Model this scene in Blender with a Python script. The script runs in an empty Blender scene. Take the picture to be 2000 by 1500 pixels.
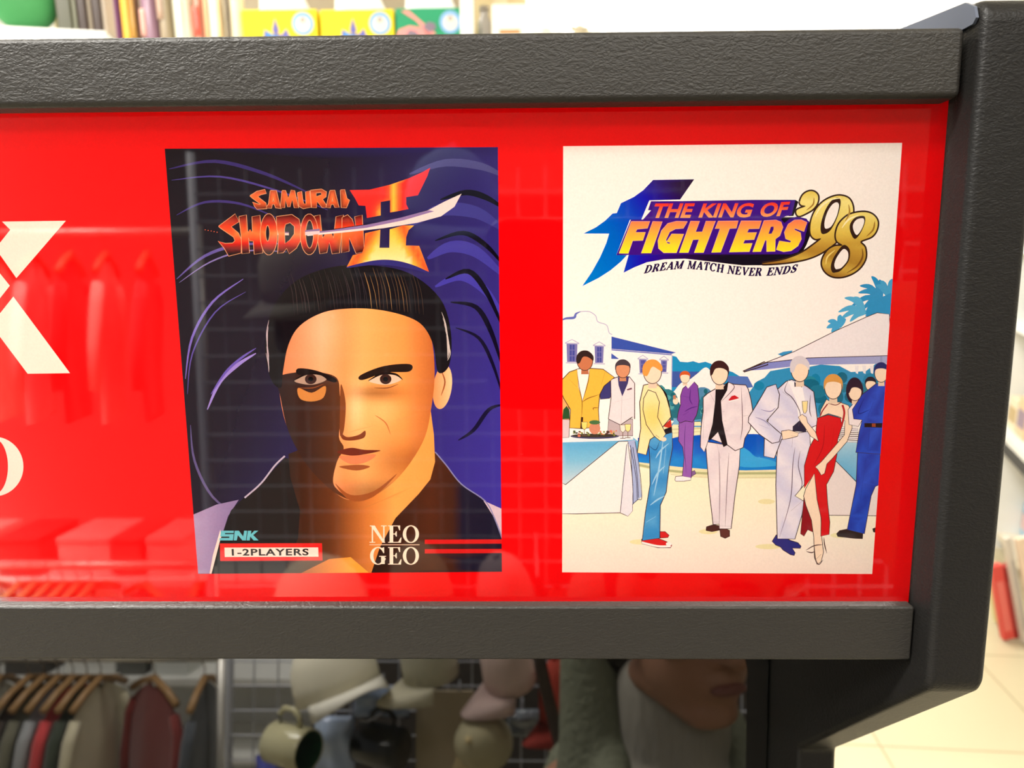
import bpy, bmesh, math, random
import numpy as np
from mathutils import Vector, Matrix
from mathutils.geometry import delaunay_2d_cdt

scene = bpy.context.scene
C = scene.collection
PI = math.pi
Z0 = 1.75                      # height of the lens above the floor

# ------------------------------------------------------------------ camera
F_PX = 1444.0                  # focal length in pixels of the 2000 x 1500 frame
CAM = np.array([0.0, -0.14, Z0])
TILT = math.radians(3.1)         # the marquee leans back by this much
def axes(p, y, r):
    f = np.array([math.sin(y) * math.cos(p), math.cos(y) * math.cos(p), -math.sin(p)])
    a = np.array([math.cos(y), -math.sin(y), 0.0]); b = np.cross(a, f)
    return f, math.cos(r) * a + math.sin(r) * b, -math.sin(r) * a + math.cos(r) * b
FL_, RL_, UL_ = axes(*(math.radians(a) for a in (8.868, -0.8706, -0.396)))      # lens axes seen from the upright marquee
ROT = np.array([[1, 0, 0], [0, math.cos(TILT), math.sin(TILT)], [0, -math.sin(TILT), math.cos(TILT)]])
FWD, RGT, UPV = ROT @ FL_, ROT @ RL_, ROT @ UL_
def tilt(p):                           # upright marquee frame -> room
    return CAM + ROT @ (np.asarray(p, float) - CAM)
cam_data = bpy.data.cameras.new('camera')
cam = bpy.data.objects.new('camera', cam_data)
C.objects.link(cam)
m = Matrix.Identity(4)
for k in range(3):
    m[k][0], m[k][1], m[k][2], m[k][3] = RGT[k], UPV[k], -FWD[k], CAM[k]
cam.matrix_world = m
cam_data.sensor_fit = 'HORIZONTAL'
cam_data.sensor_width = 36.0
cam_data.lens = F_PX * 36.0 / 2000.0
cam_data.clip_start = 0.01
cam_data.dof.use_dof = True
cam_data.dof.focus_distance = 0.1375
cam_data.dof.aperture_fstop = 26.0
scene.camera = cam

# ------------------------------------------------------------------ light
scene.view_settings.view_transform = 'Standard'
scene.view_settings.look = 'None'
scene.view_settings.gamma = 1.0
scene.view_settings.use_curve_mapping = False
scene.view_settings.exposure = 0.0
world = bpy.data.worlds.new('hall_daylight')
scene.world = world
world.use_nodes = True
world.node_tree.nodes['Background'].inputs[0].default_value = (0.95, 0.97, 1.0, 1)
world.node_tree.nodes['Background'].inputs[1].default_value = 0.9

def area_light(name, loc, rot, sx, sy, power, color=(1, 1, 1), parent=None):
    d = bpy.data.lights.new(name, 'AREA')
    d.shape = 'RECTANGLE'; d.size = sx; d.size_y = sy; d.energy = power; d.color = color
    o = bpy.data.objects.new(name, d); C.objects.link(o)
    o.location = loc; o.rotation_euler = rot
    o.parent = parent
    return o
CEIL = 3.5
# ceiling lamps: (x, y, length along x, width along y, watts)
LAMPS = [(-1.6, 1.6, 1.2, 0.3, 34), (0.7, 3.2, 1.2, 0.3, 75), (2.6, 1.9, 1.2, 0.3, 34),
         (-1.2, -0.9, 1.2, 0.3, 165), (0.7, -2.0, 1.2, 0.3, 80), (-1.5, -1.75, 1.2, 0.3, 75)]
for (lx, ly, sx, sy, w) in LAMPS:
    area_light('ceiling_lamp_light', (lx, ly, CEIL - 0.075), (0, 0, 0), sx, sy, w, (1.0, 0.965, 0.91))

# ------------------------------------------------------------------ helpers
def lin(c):
    c = np.asarray(c, float) / 255.0
    return np.where(c <= 0.04045, c / 12.92, ((c + 0.055) / 1.055) ** 2.4)

def ray(x, y):
    return FWD + (x - 1000) / F_PX * RGT - (y - 750) / F_PX * UPV
def on_sheet(x, y, Y=0.0):              # point of the photo on the marquee sheet, in the upright marquee frame
    d = FL_ + (x - 1000) / F_PX * RL_ - (y - 750) / F_PX * UL_; t = (Y - CAM[1]) / d[1]
    return CAM + t * d
def at_y(x, y, Y):                      # point of the photo on the vertical plane y = Y
    d = ray(x, y); t = (Y - CAM[1]) / d[1]
    return CAM + t * d
def at_z(x, y, Z):
    d = ray(x, y); t = (Z - CAM[2]) / d[2]
    return CAM + t * d
def unit(deg): return np.array([0, -math.cos(math.radians(deg)), math.sin(math.radians(deg))])
SCR = 7.5                               # lean of the screen glass in degrees
GL_N, GL_P = unit(SCR), tilt((0, 0.0755, Z0 - 0.1365))
MQ_N, MQ_P = unit(3.1), tilt((0, 0, Z0))
def mirror_y(x, y, Y, N=None, P=None):  # point seen mirrored in the screen glass (or the marquee) on the plane y = Y behind the lens
    N = GL_N if N is None else N; P = GL_P if P is None else P
    d = ray(x, y); t = ((P - CAM) @ N) / (d @ N); p = CAM + t * d
    r = d - 2 * (d @ N) * N
    return p + r * ((Y - p[1]) / r[1])
def marquee_y(x, y, Y): return mirror_y(x, y, Y, MQ_N, MQ_P)

def mat(name, color, rough=0.5, spec=0.5, metallic=0.0, bump=None, coat=0.0, ior=1.5, transmission=0.0, emission=None, alpha=1.0, sheen=0.0):
    """procedural principled material; color is sRGB 0-255; bump = (scale, strength, distance[, stretch])"""
    mm = bpy.data.materials.new(name); mm.use_nodes = True
    nt = mm.node_tree; b = nt.nodes['Principled BSDF']
    col = (*lin(color), 1)
    b.inputs['Base Color'].default_value = col
    b.inputs['Roughness'].default_value = rough
    b.inputs['Specular IOR Level'].default_value = spec
    b.inputs['Metallic'].default_value = metallic
    b.inputs['Coat Weight'].default_value = coat
    b.inputs['IOR'].default_value = ior
    b.inputs['Transmission Weight'].default_value = transmission
    b.inputs['Alpha'].default_value = alpha
    b.inputs['Sheen Weight'].default_value = sheen
    if emission:
        b.inputs['Emission Color'].default_value = (*lin(emission[0]), 1)
        b.inputs['Emission Strength'].default_value = emission[1]
    tc = nt.nodes.new('ShaderNodeTexCoord')
    if bump:
        mp = nt.nodes.new('ShaderNodeMapping')
        if len(bump) > 3: mp.inputs['Scale'].default_value = bump[3]
        nz = nt.nodes.new('ShaderNodeTexNoise'); nz.inputs['Scale'].default_value = bump[0]
        nz.inputs['Detail'].default_value = 3.0
        bp = nt.nodes.new('ShaderNodeBump'); bp.inputs['Strength'].default_value = bump[1]
        bp.inputs['Distance'].default_value = bump[2]
        nt.links.new(tc.outputs['Object'], mp.inputs['Vector'])
        nt.links.new(mp.outputs['Vector'], nz.inputs['Vector'])
        nt.links.new(nz.outputs['Fac'], bp.inputs['Height'])
        nt.links.new(bp.outputs['Normal'], b.inputs['Normal'])
    else:                                # faint mottling so that no surface is dead flat
        nz = nt.nodes.new('ShaderNodeTexNoise'); nz.inputs['Scale'].default_value = 14
        mx = nt.nodes.new('ShaderNodeMix'); mx.data_type = 'RGBA'
        mx.inputs[6].default_value = tuple(0.94 * c for c in col[:3]) + (1,)
        mx.inputs[7].default_value = col
        nt.links.new(tc.outputs['Object'], nz.inputs['Vector'])
        nt.links.new(nz.outputs['Fac'], mx.inputs[0])
        nt.links.new(mx.outputs[2], b.inputs['Base Color'])
    return mm

def obj(name, bm, material, parent=None, smooth=False, bevel=0.0, segs=3, subsurf=0, loc=None):
    me = bpy.data.meshes.new(name)
    bmesh.ops.recalc_face_normals(bm, faces=bm.faces[:])
    bm.to_mesh(me); bm.free()
    if material: me.materials.append(material)
    o = bpy.data.objects.new(name, me); C.objects.link(o)
    if smooth:
        for p in me.polygons: p.use_smooth = True
    if bevel:
        b = o.modifiers.new('bevel', 'BEVEL'); b.width = bevel; b.segments = segs; b.limit_method = 'ANGLE'
        b.angle_limit = math.radians(40); b.harden_normals = False
        for p in me.polygons: p.use_smooth = True
        w = o.modifiers.new('wn', 'WEIGHTED_NORMAL'); w.keep_sharp = False
    if subsurf:
        s = o.modifiers.new('sub', 'SUBSURF'); s.levels = subsurf; s.render_levels = subsurf
    if loc is not None: o.location = loc
    o.parent = parent
    return o
def tag(o, label=None, cat=None, group=None, kind=None):
    if label: o['label'] = label
    if cat: o['category'] = cat
    if group: o['group'] = group
    if kind: o['kind'] = kind
    return o
def thing(name, label, cat, loc=(0, 0, 0), rot=(0, 0, 0), group=None):
    o = bpy.data.objects.new(name, None); C.objects.link(o)
    o.location = loc; o.rotation_euler = rot; o.empty_display_size = 0.02
    return tag(o, label, cat, group)
def copy_tree(o, parent=None):
    c = o.copy(); C.objects.link(c)
    if parent is not None: c.parent = parent
    for ch in list(o.children): copy_tree(ch, c)
    return c
def box(bm, x0, x1, y0, y1, z0, z1):
    v = [bm.verts.new((x, y, z)) for z in (z0, z1) for y in (y0, y1) for x in (x0, x1)]
    for f in ((0, 1, 3, 2), (4, 6, 7, 5), (0, 4, 5, 1), (2, 3, 7, 6), (0, 2, 6, 4), (1, 5, 7, 3)):
        bm.faces.new([v[i] for i in f])
    return v
def bx(*a):
    bm = bmesh.new(); box(bm, *a); return bm
def prism(bm, pts, x0, x1, axis='x'):   # outline extruded along an axis
    def P(a, b, t):
        return {'x': (t, a, b), 'y': (a, t, b), 'z': (a, b, t)}[axis]
    A = [bm.verts.new(P(a, b, x0)) for a, b in pts]; B = [bm.verts.new(P(a, b, x1)) for a, b in pts]
    n = len(pts)
    bm.faces.new(A); bm.faces.new(B[::-1])
    for i in range(n): bm.faces.new((A[i], B[i], B[(i + 1) % n], A[(i + 1) % n]))
def tube(bm, pts, r, n=10, cap=True):
    pts = [Vector(p) for p in pts]; rings = []
    rr = r if hasattr(r, '__len__') else [r] * len(pts)
    for i, p in enumerate(pts):
        t = (pts[min(i + 1, len(pts) - 1)] - pts[max(i - 1, 0)]).normalized()
        a = t.cross(Vector((0, 0, 1)))
        if a.length < 1e-4: a = t.cross(Vector((0, 1, 0)))
        a.normalize(); b = t.cross(a)
        rings.append([bm.verts.new(p + rr[i] * (math.cos(2 * PI * k / n) * a + math.sin(2 * PI * k / n) * b)) for k in range(n)])
    for i in range(len(rings) - 1):
        for k in range(n):
            bm.faces.new((rings[i][k], rings[i][(k + 1) % n], rings[i + 1][(k + 1) % n], rings[i + 1][k]))
    if cap: bm.faces.new(rings[0][::-1]); bm.faces.new(rings[-1])
def lathe(bm, prof, n=32, axis=(0, 0, 1), origin=(0, 0, 0), closed=False):
    q = Vector((0, 0, 1)).rotation_difference(Vector(axis)); o = Vector(origin)
    rings = []
    for r, z in prof:
        if r < 1e-6: rings.append([bm.verts.new(o + q @ Vector((0, 0, z)))])
        else: rings.append([bm.verts.new(o + q @ Vector((r * math.cos(2 * PI * k / n), r * math.sin(2 * PI * k / n), z))) for k in range(n)])
    for i in range(len(rings) - 1):
        a, b = rings[i], rings[i + 1]
        for k in range(n):
            k2 = (k + 1) % n
            if len(a) == 1 and len(b) == 1: continue
            if len(a) == 1: bm.faces.new((a[0], b[k2], b[k]))
            elif len(b) == 1: bm.faces.new((a[k], a[k2], b[0]))
            else: bm.faces.new((a[k], a[k2], b[k2], b[k]))
def ellipsoid(bm, c, r, rot=None, u=20, v=12, fn=None):
    mtx = Matrix.Translation(c) @ (rot.to_4x4() if rot else Matrix.Identity(4)) @ Matrix.Diagonal((*r, 1))
    res = bmesh.ops.create_uvsphere(bm, u_segments=u, v_segments=v, radius=1.0)
    for vv in res['verts']:
        if fn: vv.co = fn(vv.co.copy())
        vv.co = mtx @ vv.co
def fillet(pts, radii, n=6):             # rounded corners for a closed outline
    out = []; N = len(pts)
    for i in range(N):
        p = Vector(pts[i]); r = radii[i] if hasattr(radii, '__len__') else radii
        if r <= 0: out.append(tuple(p)); continue
        a = (Vector(pts[i - 1]) - p); b = (Vector(pts[(i + 1) % N]) - p)
        la, lb = a.length, b.length; a.normalize(); b.normalize()
        ang = a.angle(b); d = min(r / math.tan(ang / 2), la * .45, lb * .45)
        p0, p1 = p + a * d, p + b * d
        for k in range(n + 1):
            t = k / n; out.append(tuple((1 - t) ** 2 * p0 + 2 * t * (1 - t) * p + t * t * p1))
    return out
# ------------------------------------------------------------------ room
m_wall = mat('white_wall_paint', (243, 240, 232), 0.8)
m_ceil = mat('white_ceiling', (240, 238, 232), 0.9)
def tile_mat():
    mm = mat('cream_floor_tile', (200, 190, 160), 0.32, 0.5)
    nt = mm.node_tree; b = nt.nodes['Principled BSDF']
    tc = nt.nodes.new('ShaderNodeTexCoord'); mp = nt.nodes.new('ShaderNodeMapping')
    mp.inputs['Rotation'].default_value = (0, 0, math.radians(4)); mp.inputs['Location'].default_value = (0.13, 0.22, 0)
    br = nt.nodes.new('ShaderNodeTexBrick'); br.offset = 0.0
    br.inputs['Scale'].default_value = 1.0; br.inputs['Brick Width'].default_value = 0.6; br.inputs['Row Height'].default_value = 0.6
    br.inputs['Mortar Size'].default_value = 0.004; br.inputs['Mortar Smooth'].default_value = 0.2
    br.inputs['Color1'].default_value = (*lin((206, 195, 164)), 1); br.inputs['Color2'].default_value = (*lin((200, 189, 158)), 1)
    br.inputs['Mortar'].default_value = (*lin((162, 150, 118)), 1)
    nt.links.new(tc.outputs['Object'], mp.inputs['Vector']); nt.links.new(mp.outputs['Vector'], br.inputs['Vector'])
    nt.links.new(br.outputs['Color'], b.inputs['Base Color'])
    return mm
RX0, RX1, RY0, RY1 = -4.0, 4.0, -5.2, 3.8
tag(obj('floor', bx(RX0, RX1, RY0, RY1, -0.1, 0), tile_mat()), 'cream tiled shop floor', 'floor', kind='structure')
tag(obj('ceiling', bx(RX0, RX1, RY0, RY1, CEIL, CEIL + 0.1), m_ceil), 'white shop ceiling', 'ceiling', kind='structure')
tag(obj('wall_back', bx(RX0, RX1, RY1, RY1 + 0.1, 0, CEIL), m_wall), 'white shop wall behind the shelves', 'wall', kind='structure')
tag(obj('wall_right', bx(RX1, RX1 + 0.1, RY0, RY1, 0, CEIL), m_wall), 'white side wall', 'wall', kind='structure')
tag(obj('wall_front', bx(RX0, RX1, RY0 - 0.1, RY0, 0, CEIL), mat('grey_wall_paint', (150, 146, 140), 0.8)), 'grey wall behind the clothes', 'wall', kind='structure')
m_frame = mat('lamp_frame_white', (235, 235, 230), 0.5)
m_diff = mat('lamp_diffuser', (255, 250, 235), 0.5, emission=((255, 246, 226), 9.0))
places = ['over the shelf with the hanging packets', 'over the shelf with the tissue boxes', 'nearest the right wall',
          'over the mugs on the wire grid', 'behind the person', 'over the clothes rail']
for (lx, ly, sx, sy, w), pl in zip(LAMPS, places):
    t = thing('ceiling_lamp', 'long white ceiling lamp ' + pl, 'lamp', (lx, ly, CEIL), group='ceiling lamps')
    f = bmesh.new(); box(f, -sx / 2 - .03, sx / 2 + .03, -sy / 2 - .03, sy / 2 + .03, -0.05, 0)
    obj('lamp_frame', f, m_frame, t)
    obj('lamp_diffuser', bx(-sx / 2, sx / 2, -sy / 2, sy / 2, -0.06, -0.05), m_diff, t)

# ------------------------------------------------------------------ arcade cabinet
XR = 0.0770; XC = -0.175; XL = 2 * XC - XR; TH = 0.0110      # inner faces of the side panels, their thickness
def vinyl(name, base, spec, strength):
    mm = bpy.data.materials.new(name); mm.use_nodes = True
    nt = mm.node_tree; b = nt.nodes['Principled BSDF']
    b.inputs['Base Color'].default_value = (*lin(base), 1)
    b.inputs['Roughness'].default_value = 0.42; b.inputs['Specular IOR Level'].default_value = spec
    tc = nt.nodes.new('ShaderNodeTexCoord')
    mp = nt.nodes.new('ShaderNodeMapping'); mp.inputs['Rotation'].default_value = (0, math.radians(-38), 0)
    mp.inputs['Scale'].default_value = (1.0, 1.0, 1.9)
    wz = nt.nodes.new('ShaderNodeTexNoise'); wz.inputs['Scale'].default_value = 190; wz.inputs['Detail'].default_value = 2
    ad = nt.nodes.new('ShaderNodeVectorMath'); ad.operation = 'MULTIPLY_ADD'
    ad.inputs[1].default_value = (0.0032, 0.0032, 0.0032)
    vo = nt.nodes.new('ShaderNodeTexVoronoi'); vo.feature = 'SMOOTH_F1'; vo.inputs['Scale'].default_value = 1250
    nz = nt.nodes.new('ShaderNodeTexNoise'); nz.inputs['Scale'].default_value = 2300; nz.inputs['Detail'].default_value = 2
    mx = nt.nodes.new('ShaderNodeMath'); mx.operation = 'ADD'
    bp = nt.nodes.new('ShaderNodeBump'); bp.inputs['Strength'].default_value = strength; bp.inputs['Distance'].default_value = 0.00018
    L = nt.links.new
    L(tc.outputs['Object'], mp.inputs['Vector']); L(mp.outputs['Vector'], wz.inputs['Vector'])
    L(wz.outputs['Color'], ad.inputs[0]); L(mp.outputs['Vector'], ad.inputs[2])
    L(ad.outputs[0], vo.inputs['Vector']); L(ad.outputs[0], nz.inputs['Vector'])
    L(vo.outputs['Distance'], mx.inputs[0]); L(nz.outputs['Fac'], mx.inputs[1])
    L(mx.outputs[0], bp.inputs['Height']); L(bp.outputs['Normal'], b.inputs['Normal'])
    return mm
m_rail = vinyl('black_grained_vinyl', (36, 34, 31), 0.25, 0.42)
m_side = vinyl('black_grained_board', (22, 21, 20), 0.16, 0.38)
m_black = mat('matt_black', (18, 18, 18), 0.6)
m_inner = mat('white_light_box', (235, 232, 225), 0.8)

cab = thing('arcade_cabinet', 'black arcade cabinet with a lit red marquee and two printed pictures above a dark screen', 'arcade cabinet', (XC, 0.15, 0))
off = Vector((XC, 0.15, 0))
def cpart(name, bm, m_, parent=None, lean=True, **k):       # geometry is given in the upright marquee frame, or in room coordinates
    for v in bm.verts:
        if lean: v.co = Vector(tilt(v.co))
        v.co -= off
    return obj(name, bm, m_, parent or cab, **k)
tl = math.tan(math.radians(SCR))
T2 = lambda y, z: tuple(tilt((0, y, z))[1:])
g0 = T2(0.0515, Z0 - 0.1345)
prof = [T2(-0.0083, Z0 - 0.0800), T2(-0.0077, Z0 + 0.0440), T2(0.0282, Z0 + 0.0495), T2(0.34, Z0 + 0.075), (0.36, Z0 + .03), (0.36, 0.0),
        (-0.05, 0.0), (-0.05, 0.92), (-0.22, 0.97), (-0.22, 1.03), (-0.06, 1.09), (g0[0] - 0.30 * tl, g0[1] - 0.30), g0]
prof = fillet(prof, [0.0055, 0.0045, 0, .02, .01, 0, 0, .01, .01, .01, .01, .01, 0.004], 6)
for x0, x1 in ((XR, XR + TH), (XL - TH, XL)):
    bm = bmesh.new(); prism(bm, prof, x0, x1); cpart('side_panel', bm, m_side, lean=False, bevel=0.0016, segs=3)
# rails, light box
cpart('marquee_rail', bx(XL + .0008, XR - .0011, -0.005, 0.006, Z0 + 0.0287, Z0 + 0.0403), m_rail, bevel=0.0011, segs=3)
cpart('marquee_rail', bx(XL + .0008, XR - .0004, -0.0025, 0.006, float(on_sheet(1000, 1289, -.0025)[2]), float(on_sheet(1000, 1185.5, -.0025)[2])), m_rail, bevel=0.0005, segs=3)
bm = bmesh.new()
box(bm, XL + .001, XR - .0012, 0.006, 0.075, Z0 + 0.030, Z0 + 0.036)      # roof of the box
box(bm, XL + .001, XR - .001, 0.006, 0.075, Z0 - 0.0745, Z0 - 0.0685)    # its floor
box(bm, XL + .001, XR - .001, 0.075, 0.079, Z0 - 0.0745, Z0 + 0.036)     # its back
cpart('light_box', bm, m_inner)
cpart('cabinet_shell', bx(XL, XR, 0.20, 0.345, 0.02, Z0 - 0.01), m_black, lean=False)
cpart('control_deck', bx(XL + .001, XR - .001, -0.205, 0.20, 0.97, 1.03), m_side, lean=False, bevel=0.004)
cpart('lower_front', bx(XL + .001, XR - .001, -0.042, -0.03, 0.0, 0.955), m_side, lean=False)
# screen glass, leaning back
gl = mat('smoked_screen_glass', (6, 6, 6), 0.015, 0.5, ior=2.15)
bm = bmesh.new()
gp = lambda z, d: (GL_P[1] + (z - GL_P[2]) * tl + d, z)
prism(bm, [gp(Z0 - 0.090, 0), gp(Z0 - 0.090, 0.004), gp(1.06, 0.004), gp(1.06, 0)], XL + .0005, XR - .0005)
cpart('screen_glass', bm, gl, lean=False)
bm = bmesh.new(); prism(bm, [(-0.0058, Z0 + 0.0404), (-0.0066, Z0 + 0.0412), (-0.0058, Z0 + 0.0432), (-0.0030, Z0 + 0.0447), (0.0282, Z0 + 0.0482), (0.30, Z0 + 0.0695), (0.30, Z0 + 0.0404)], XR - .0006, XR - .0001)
tag(cpart('daylight_tint_liner', bm, mat('laminate_daylight_tint', (66, 72, 86), .4)), 'added liner on the inner face of the side panel, bluish daylight painted into its colour')  # added only above the rail; blue grey colour paints in reflected bluish daylight
# lamp tube in the light box
bm = bmesh.new(); tube(bm, [(XC - .20, 0.066, Z0 - 0.019), (XC + .215, 0.066, Z0 - 0.019)], 0.005, 12)
cpart('lamp_tube', bm, mat('lamp_tube_glow', (255, 240, 220), 0.4, emission=((255, 238, 214), 2.0)))
lp = tilt((XC + .01, 0.060, Z0 - 0.019))
area_light('marquee_lamp_light', tuple(lp), (-PI / 2 - TILT, 0, 0), 0.44, 0.03, 0.048, (1.0, 0.93, 0.87))
# ------------------------------------------------------------------ printed marquee sheet
# The print is one flat sheet: every shape is cut into a single layer of triangles, the topmost shape giving the ink colour.
SH = []                                   # (segments, colour or function, sheet, grid)
cur = ['red']
def spl(pts, closed=True, n=5):
    p = np.array(pts, float); N = len(p); out = []
    rng = range(N) if closed else range(N - 1)
    for i in rng:
        p0 = p[(i - 1) % N] if closed or i > 0 else p[i]
        p1 = p[i]; p2 = p[(i + 1) % N]
        p3 = p[(i + 2) % N] if closed or i + 2 < N else p[(i + 1) % N]
        for k in range(n):
            t = k / n
            out.append(.5 * (2 * p1 + (p2 - p0) * t + (2 * p0 - 5 * p1 + 4 * p2 - p3) * t * t + (3 * p1 - p0 - 3 * p2 + p3) * t ** 3))
    if not closed: out.append(p[-1])
    return np.array(out)
class TF:
    def __init__(s, ox, oy, k): s.o = np.array([ox, oy], float); s.k = k
    def __call__(s, pts): return s.o + np.asarray(pts, float) / s.k
PX = TF(0, 0, 1); ZA = TF(320, 280, 3.0303); ZB = TF(320, 560, 2.6318); ZC = TF(1090, 330, 6.0606); ZD = TF(1400, 330, 6.0606)
ZE = TF(1090, 580, 2.7279); ZF = TF(1400, 680, 5.358); ZG = TF(1400, 880, 5.5556); ZH = TF(1200, 700, 5.768); ZI = TF(1090, 820, 4.8385)
ZJ = TF(400, 340, 5.882); ZK = TF(660, 310, 6.523); ZL = TF(1090, 600, 5.5545); ZS = TF(400, 1000, 3.3333); ZX = TF(0, 180, 2.5); ZO = TF(0, 680, 2.885)
def loop_segs(p): return np.concatenate([p, np.roll(p, -1, axis=0)], axis=1)
def fn(tf, f): return lambda P: f((P - tf.o) * tf.k)           # colour function written in the same frame as the points
def S(pts, col, tf=PX, sm=False, holes=(), grid=0):
    ls = [pts] + list(holes)
    sg = np.concatenate([loop_segs(spl(tf(l)) if sm else tf(l)) for l in ls])
    SH.append((sg, fn(tf, col) if callable(col) else np.array(col, float), cur[0], grid))
def EL(c, r, col, tf=PX, rot=0, n=28, grid=0, holes=(), p=2.0):
    a = np.linspace(0, 2 * PI, n, endpoint=False); q = math.radians(rot)
    cx, sx = np.cos(a), np.sin(a)
    x = r[0] * np.sign(cx) * np.abs(cx) ** (2 / p); y = r[1] * np.sign(sx) * np.abs(sx) ** (2 / p)
    S(np.stack([c[0] + x * math.cos(q) - y * math.sin(q), c[1] + x * math.sin(q) + y * math.cos(q)], 1), col, tf, holes=holes, grid=grid)
def LN(pts, w, col, tf=PX, sm=True, taper=False):              # brush or pen line, w in photo pixels
    p = spl(tf(pts), False, 5) if sm and len(pts) > 2 else tf(pts)
    d = np.gradient(p, axis=0); d /= np.maximum(np.linalg.norm(d, axis=1, keepdims=True), 1e-9)
    nn = np.stack([-d[:, 1], d[:, 0]], 1); t = np.linspace(0, 1, len(p))
    if callable(w): ww = np.array([w(x) for x in t])[:, None]
    else: ww = (w * (np.sin(PI * (0.06 + 0.88 * t)) if taper else np.ones(len(p))))[:, None]
    a, b = p + nn * ww / 2, p - nn * ww / 2
    for i in range(len(p) - 1):
        q = np.array([a[i], a[i + 1], b[i + 1], b[i]])
        SH.append((loop_segs(q), np.array(col, float), cur[0], 0))
def OUT(pts, w, col, tf=PX, sm=False):                          # contour line
    q = list(pts) + [pts[0]]
    p = spl(tf(pts)) if sm else tf(pts)
    LN(np.vstack([p, p[:1]]), w, col, PX, False)
def lerp(a, b, t):
    t = np.clip(t, 0, 1)[:, None]; return np.array(a, float) * (1 - t) + np.array(b, float) * t
def ramp(stops):                                                # [(t, colour), ...]
    ts = [s[0] for s in stops]; cs = np.array([s[1] for s in stops], float)
    return lambda t: np.stack([np.interp(t, ts, cs[:, k]) for k in range(3)], 1)
_fonts = {}
def text_segs(s, offset=0.0, spacing=1.0):
    cu = bpy.data.curves.new('t', 'FONT'); cu.body = s; cu.size = 1; cu.offset = offset; cu.space_character = spacing; cu.resolution_u = 4
    o = bpy.data.objects.new('t', cu); C.objects.link(o)
    dg = bpy.context.evaluated_depsgraph_get(); me = o.evaluated_get(dg).to_mesh()
    co = np.array([v.co[:2] for v in me.vertices]); cnt = {}
    for p in me.polygons:
        for e in p.edge_keys: cnt[e] = cnt.get(e, 0) + 1
    sg = np.array([[*co[a], *co[b]] for (a, b), c in cnt.items() if c == 1])
    o.evaluated_get(dg).to_mesh_clear(); bpy.data.objects.remove(o); bpy.data.curves.remove(cu)
    lo = np.minimum(sg[:, :2].min(0), sg[:, 2:].min(0)); hi = np.maximum(sg[:, :2].max(0), sg[:, 2:].max(0))
    return (sg.reshape(-1, 2) - lo) / (hi - lo)
def TX(s, quad, col, tf=PX, offset=0.02, spacing=1.0):          # quad: bottom-left, bottom-right, top-right, top-left
    u = text_segs(s, offset, spacing); q = tf(quad)
    x, y = u[:, :1], u[:, 1:]
    P = (1 - x) * (1 - y) * q[0] + x * (1 - y) * q[1] + x * y * q[2] + (1 - x) * y * q[3]
    SH.append((P.reshape(-1, 4), fn(tf, col) if callable(col) else np.array(col, float), cur[0], 0))
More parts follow.
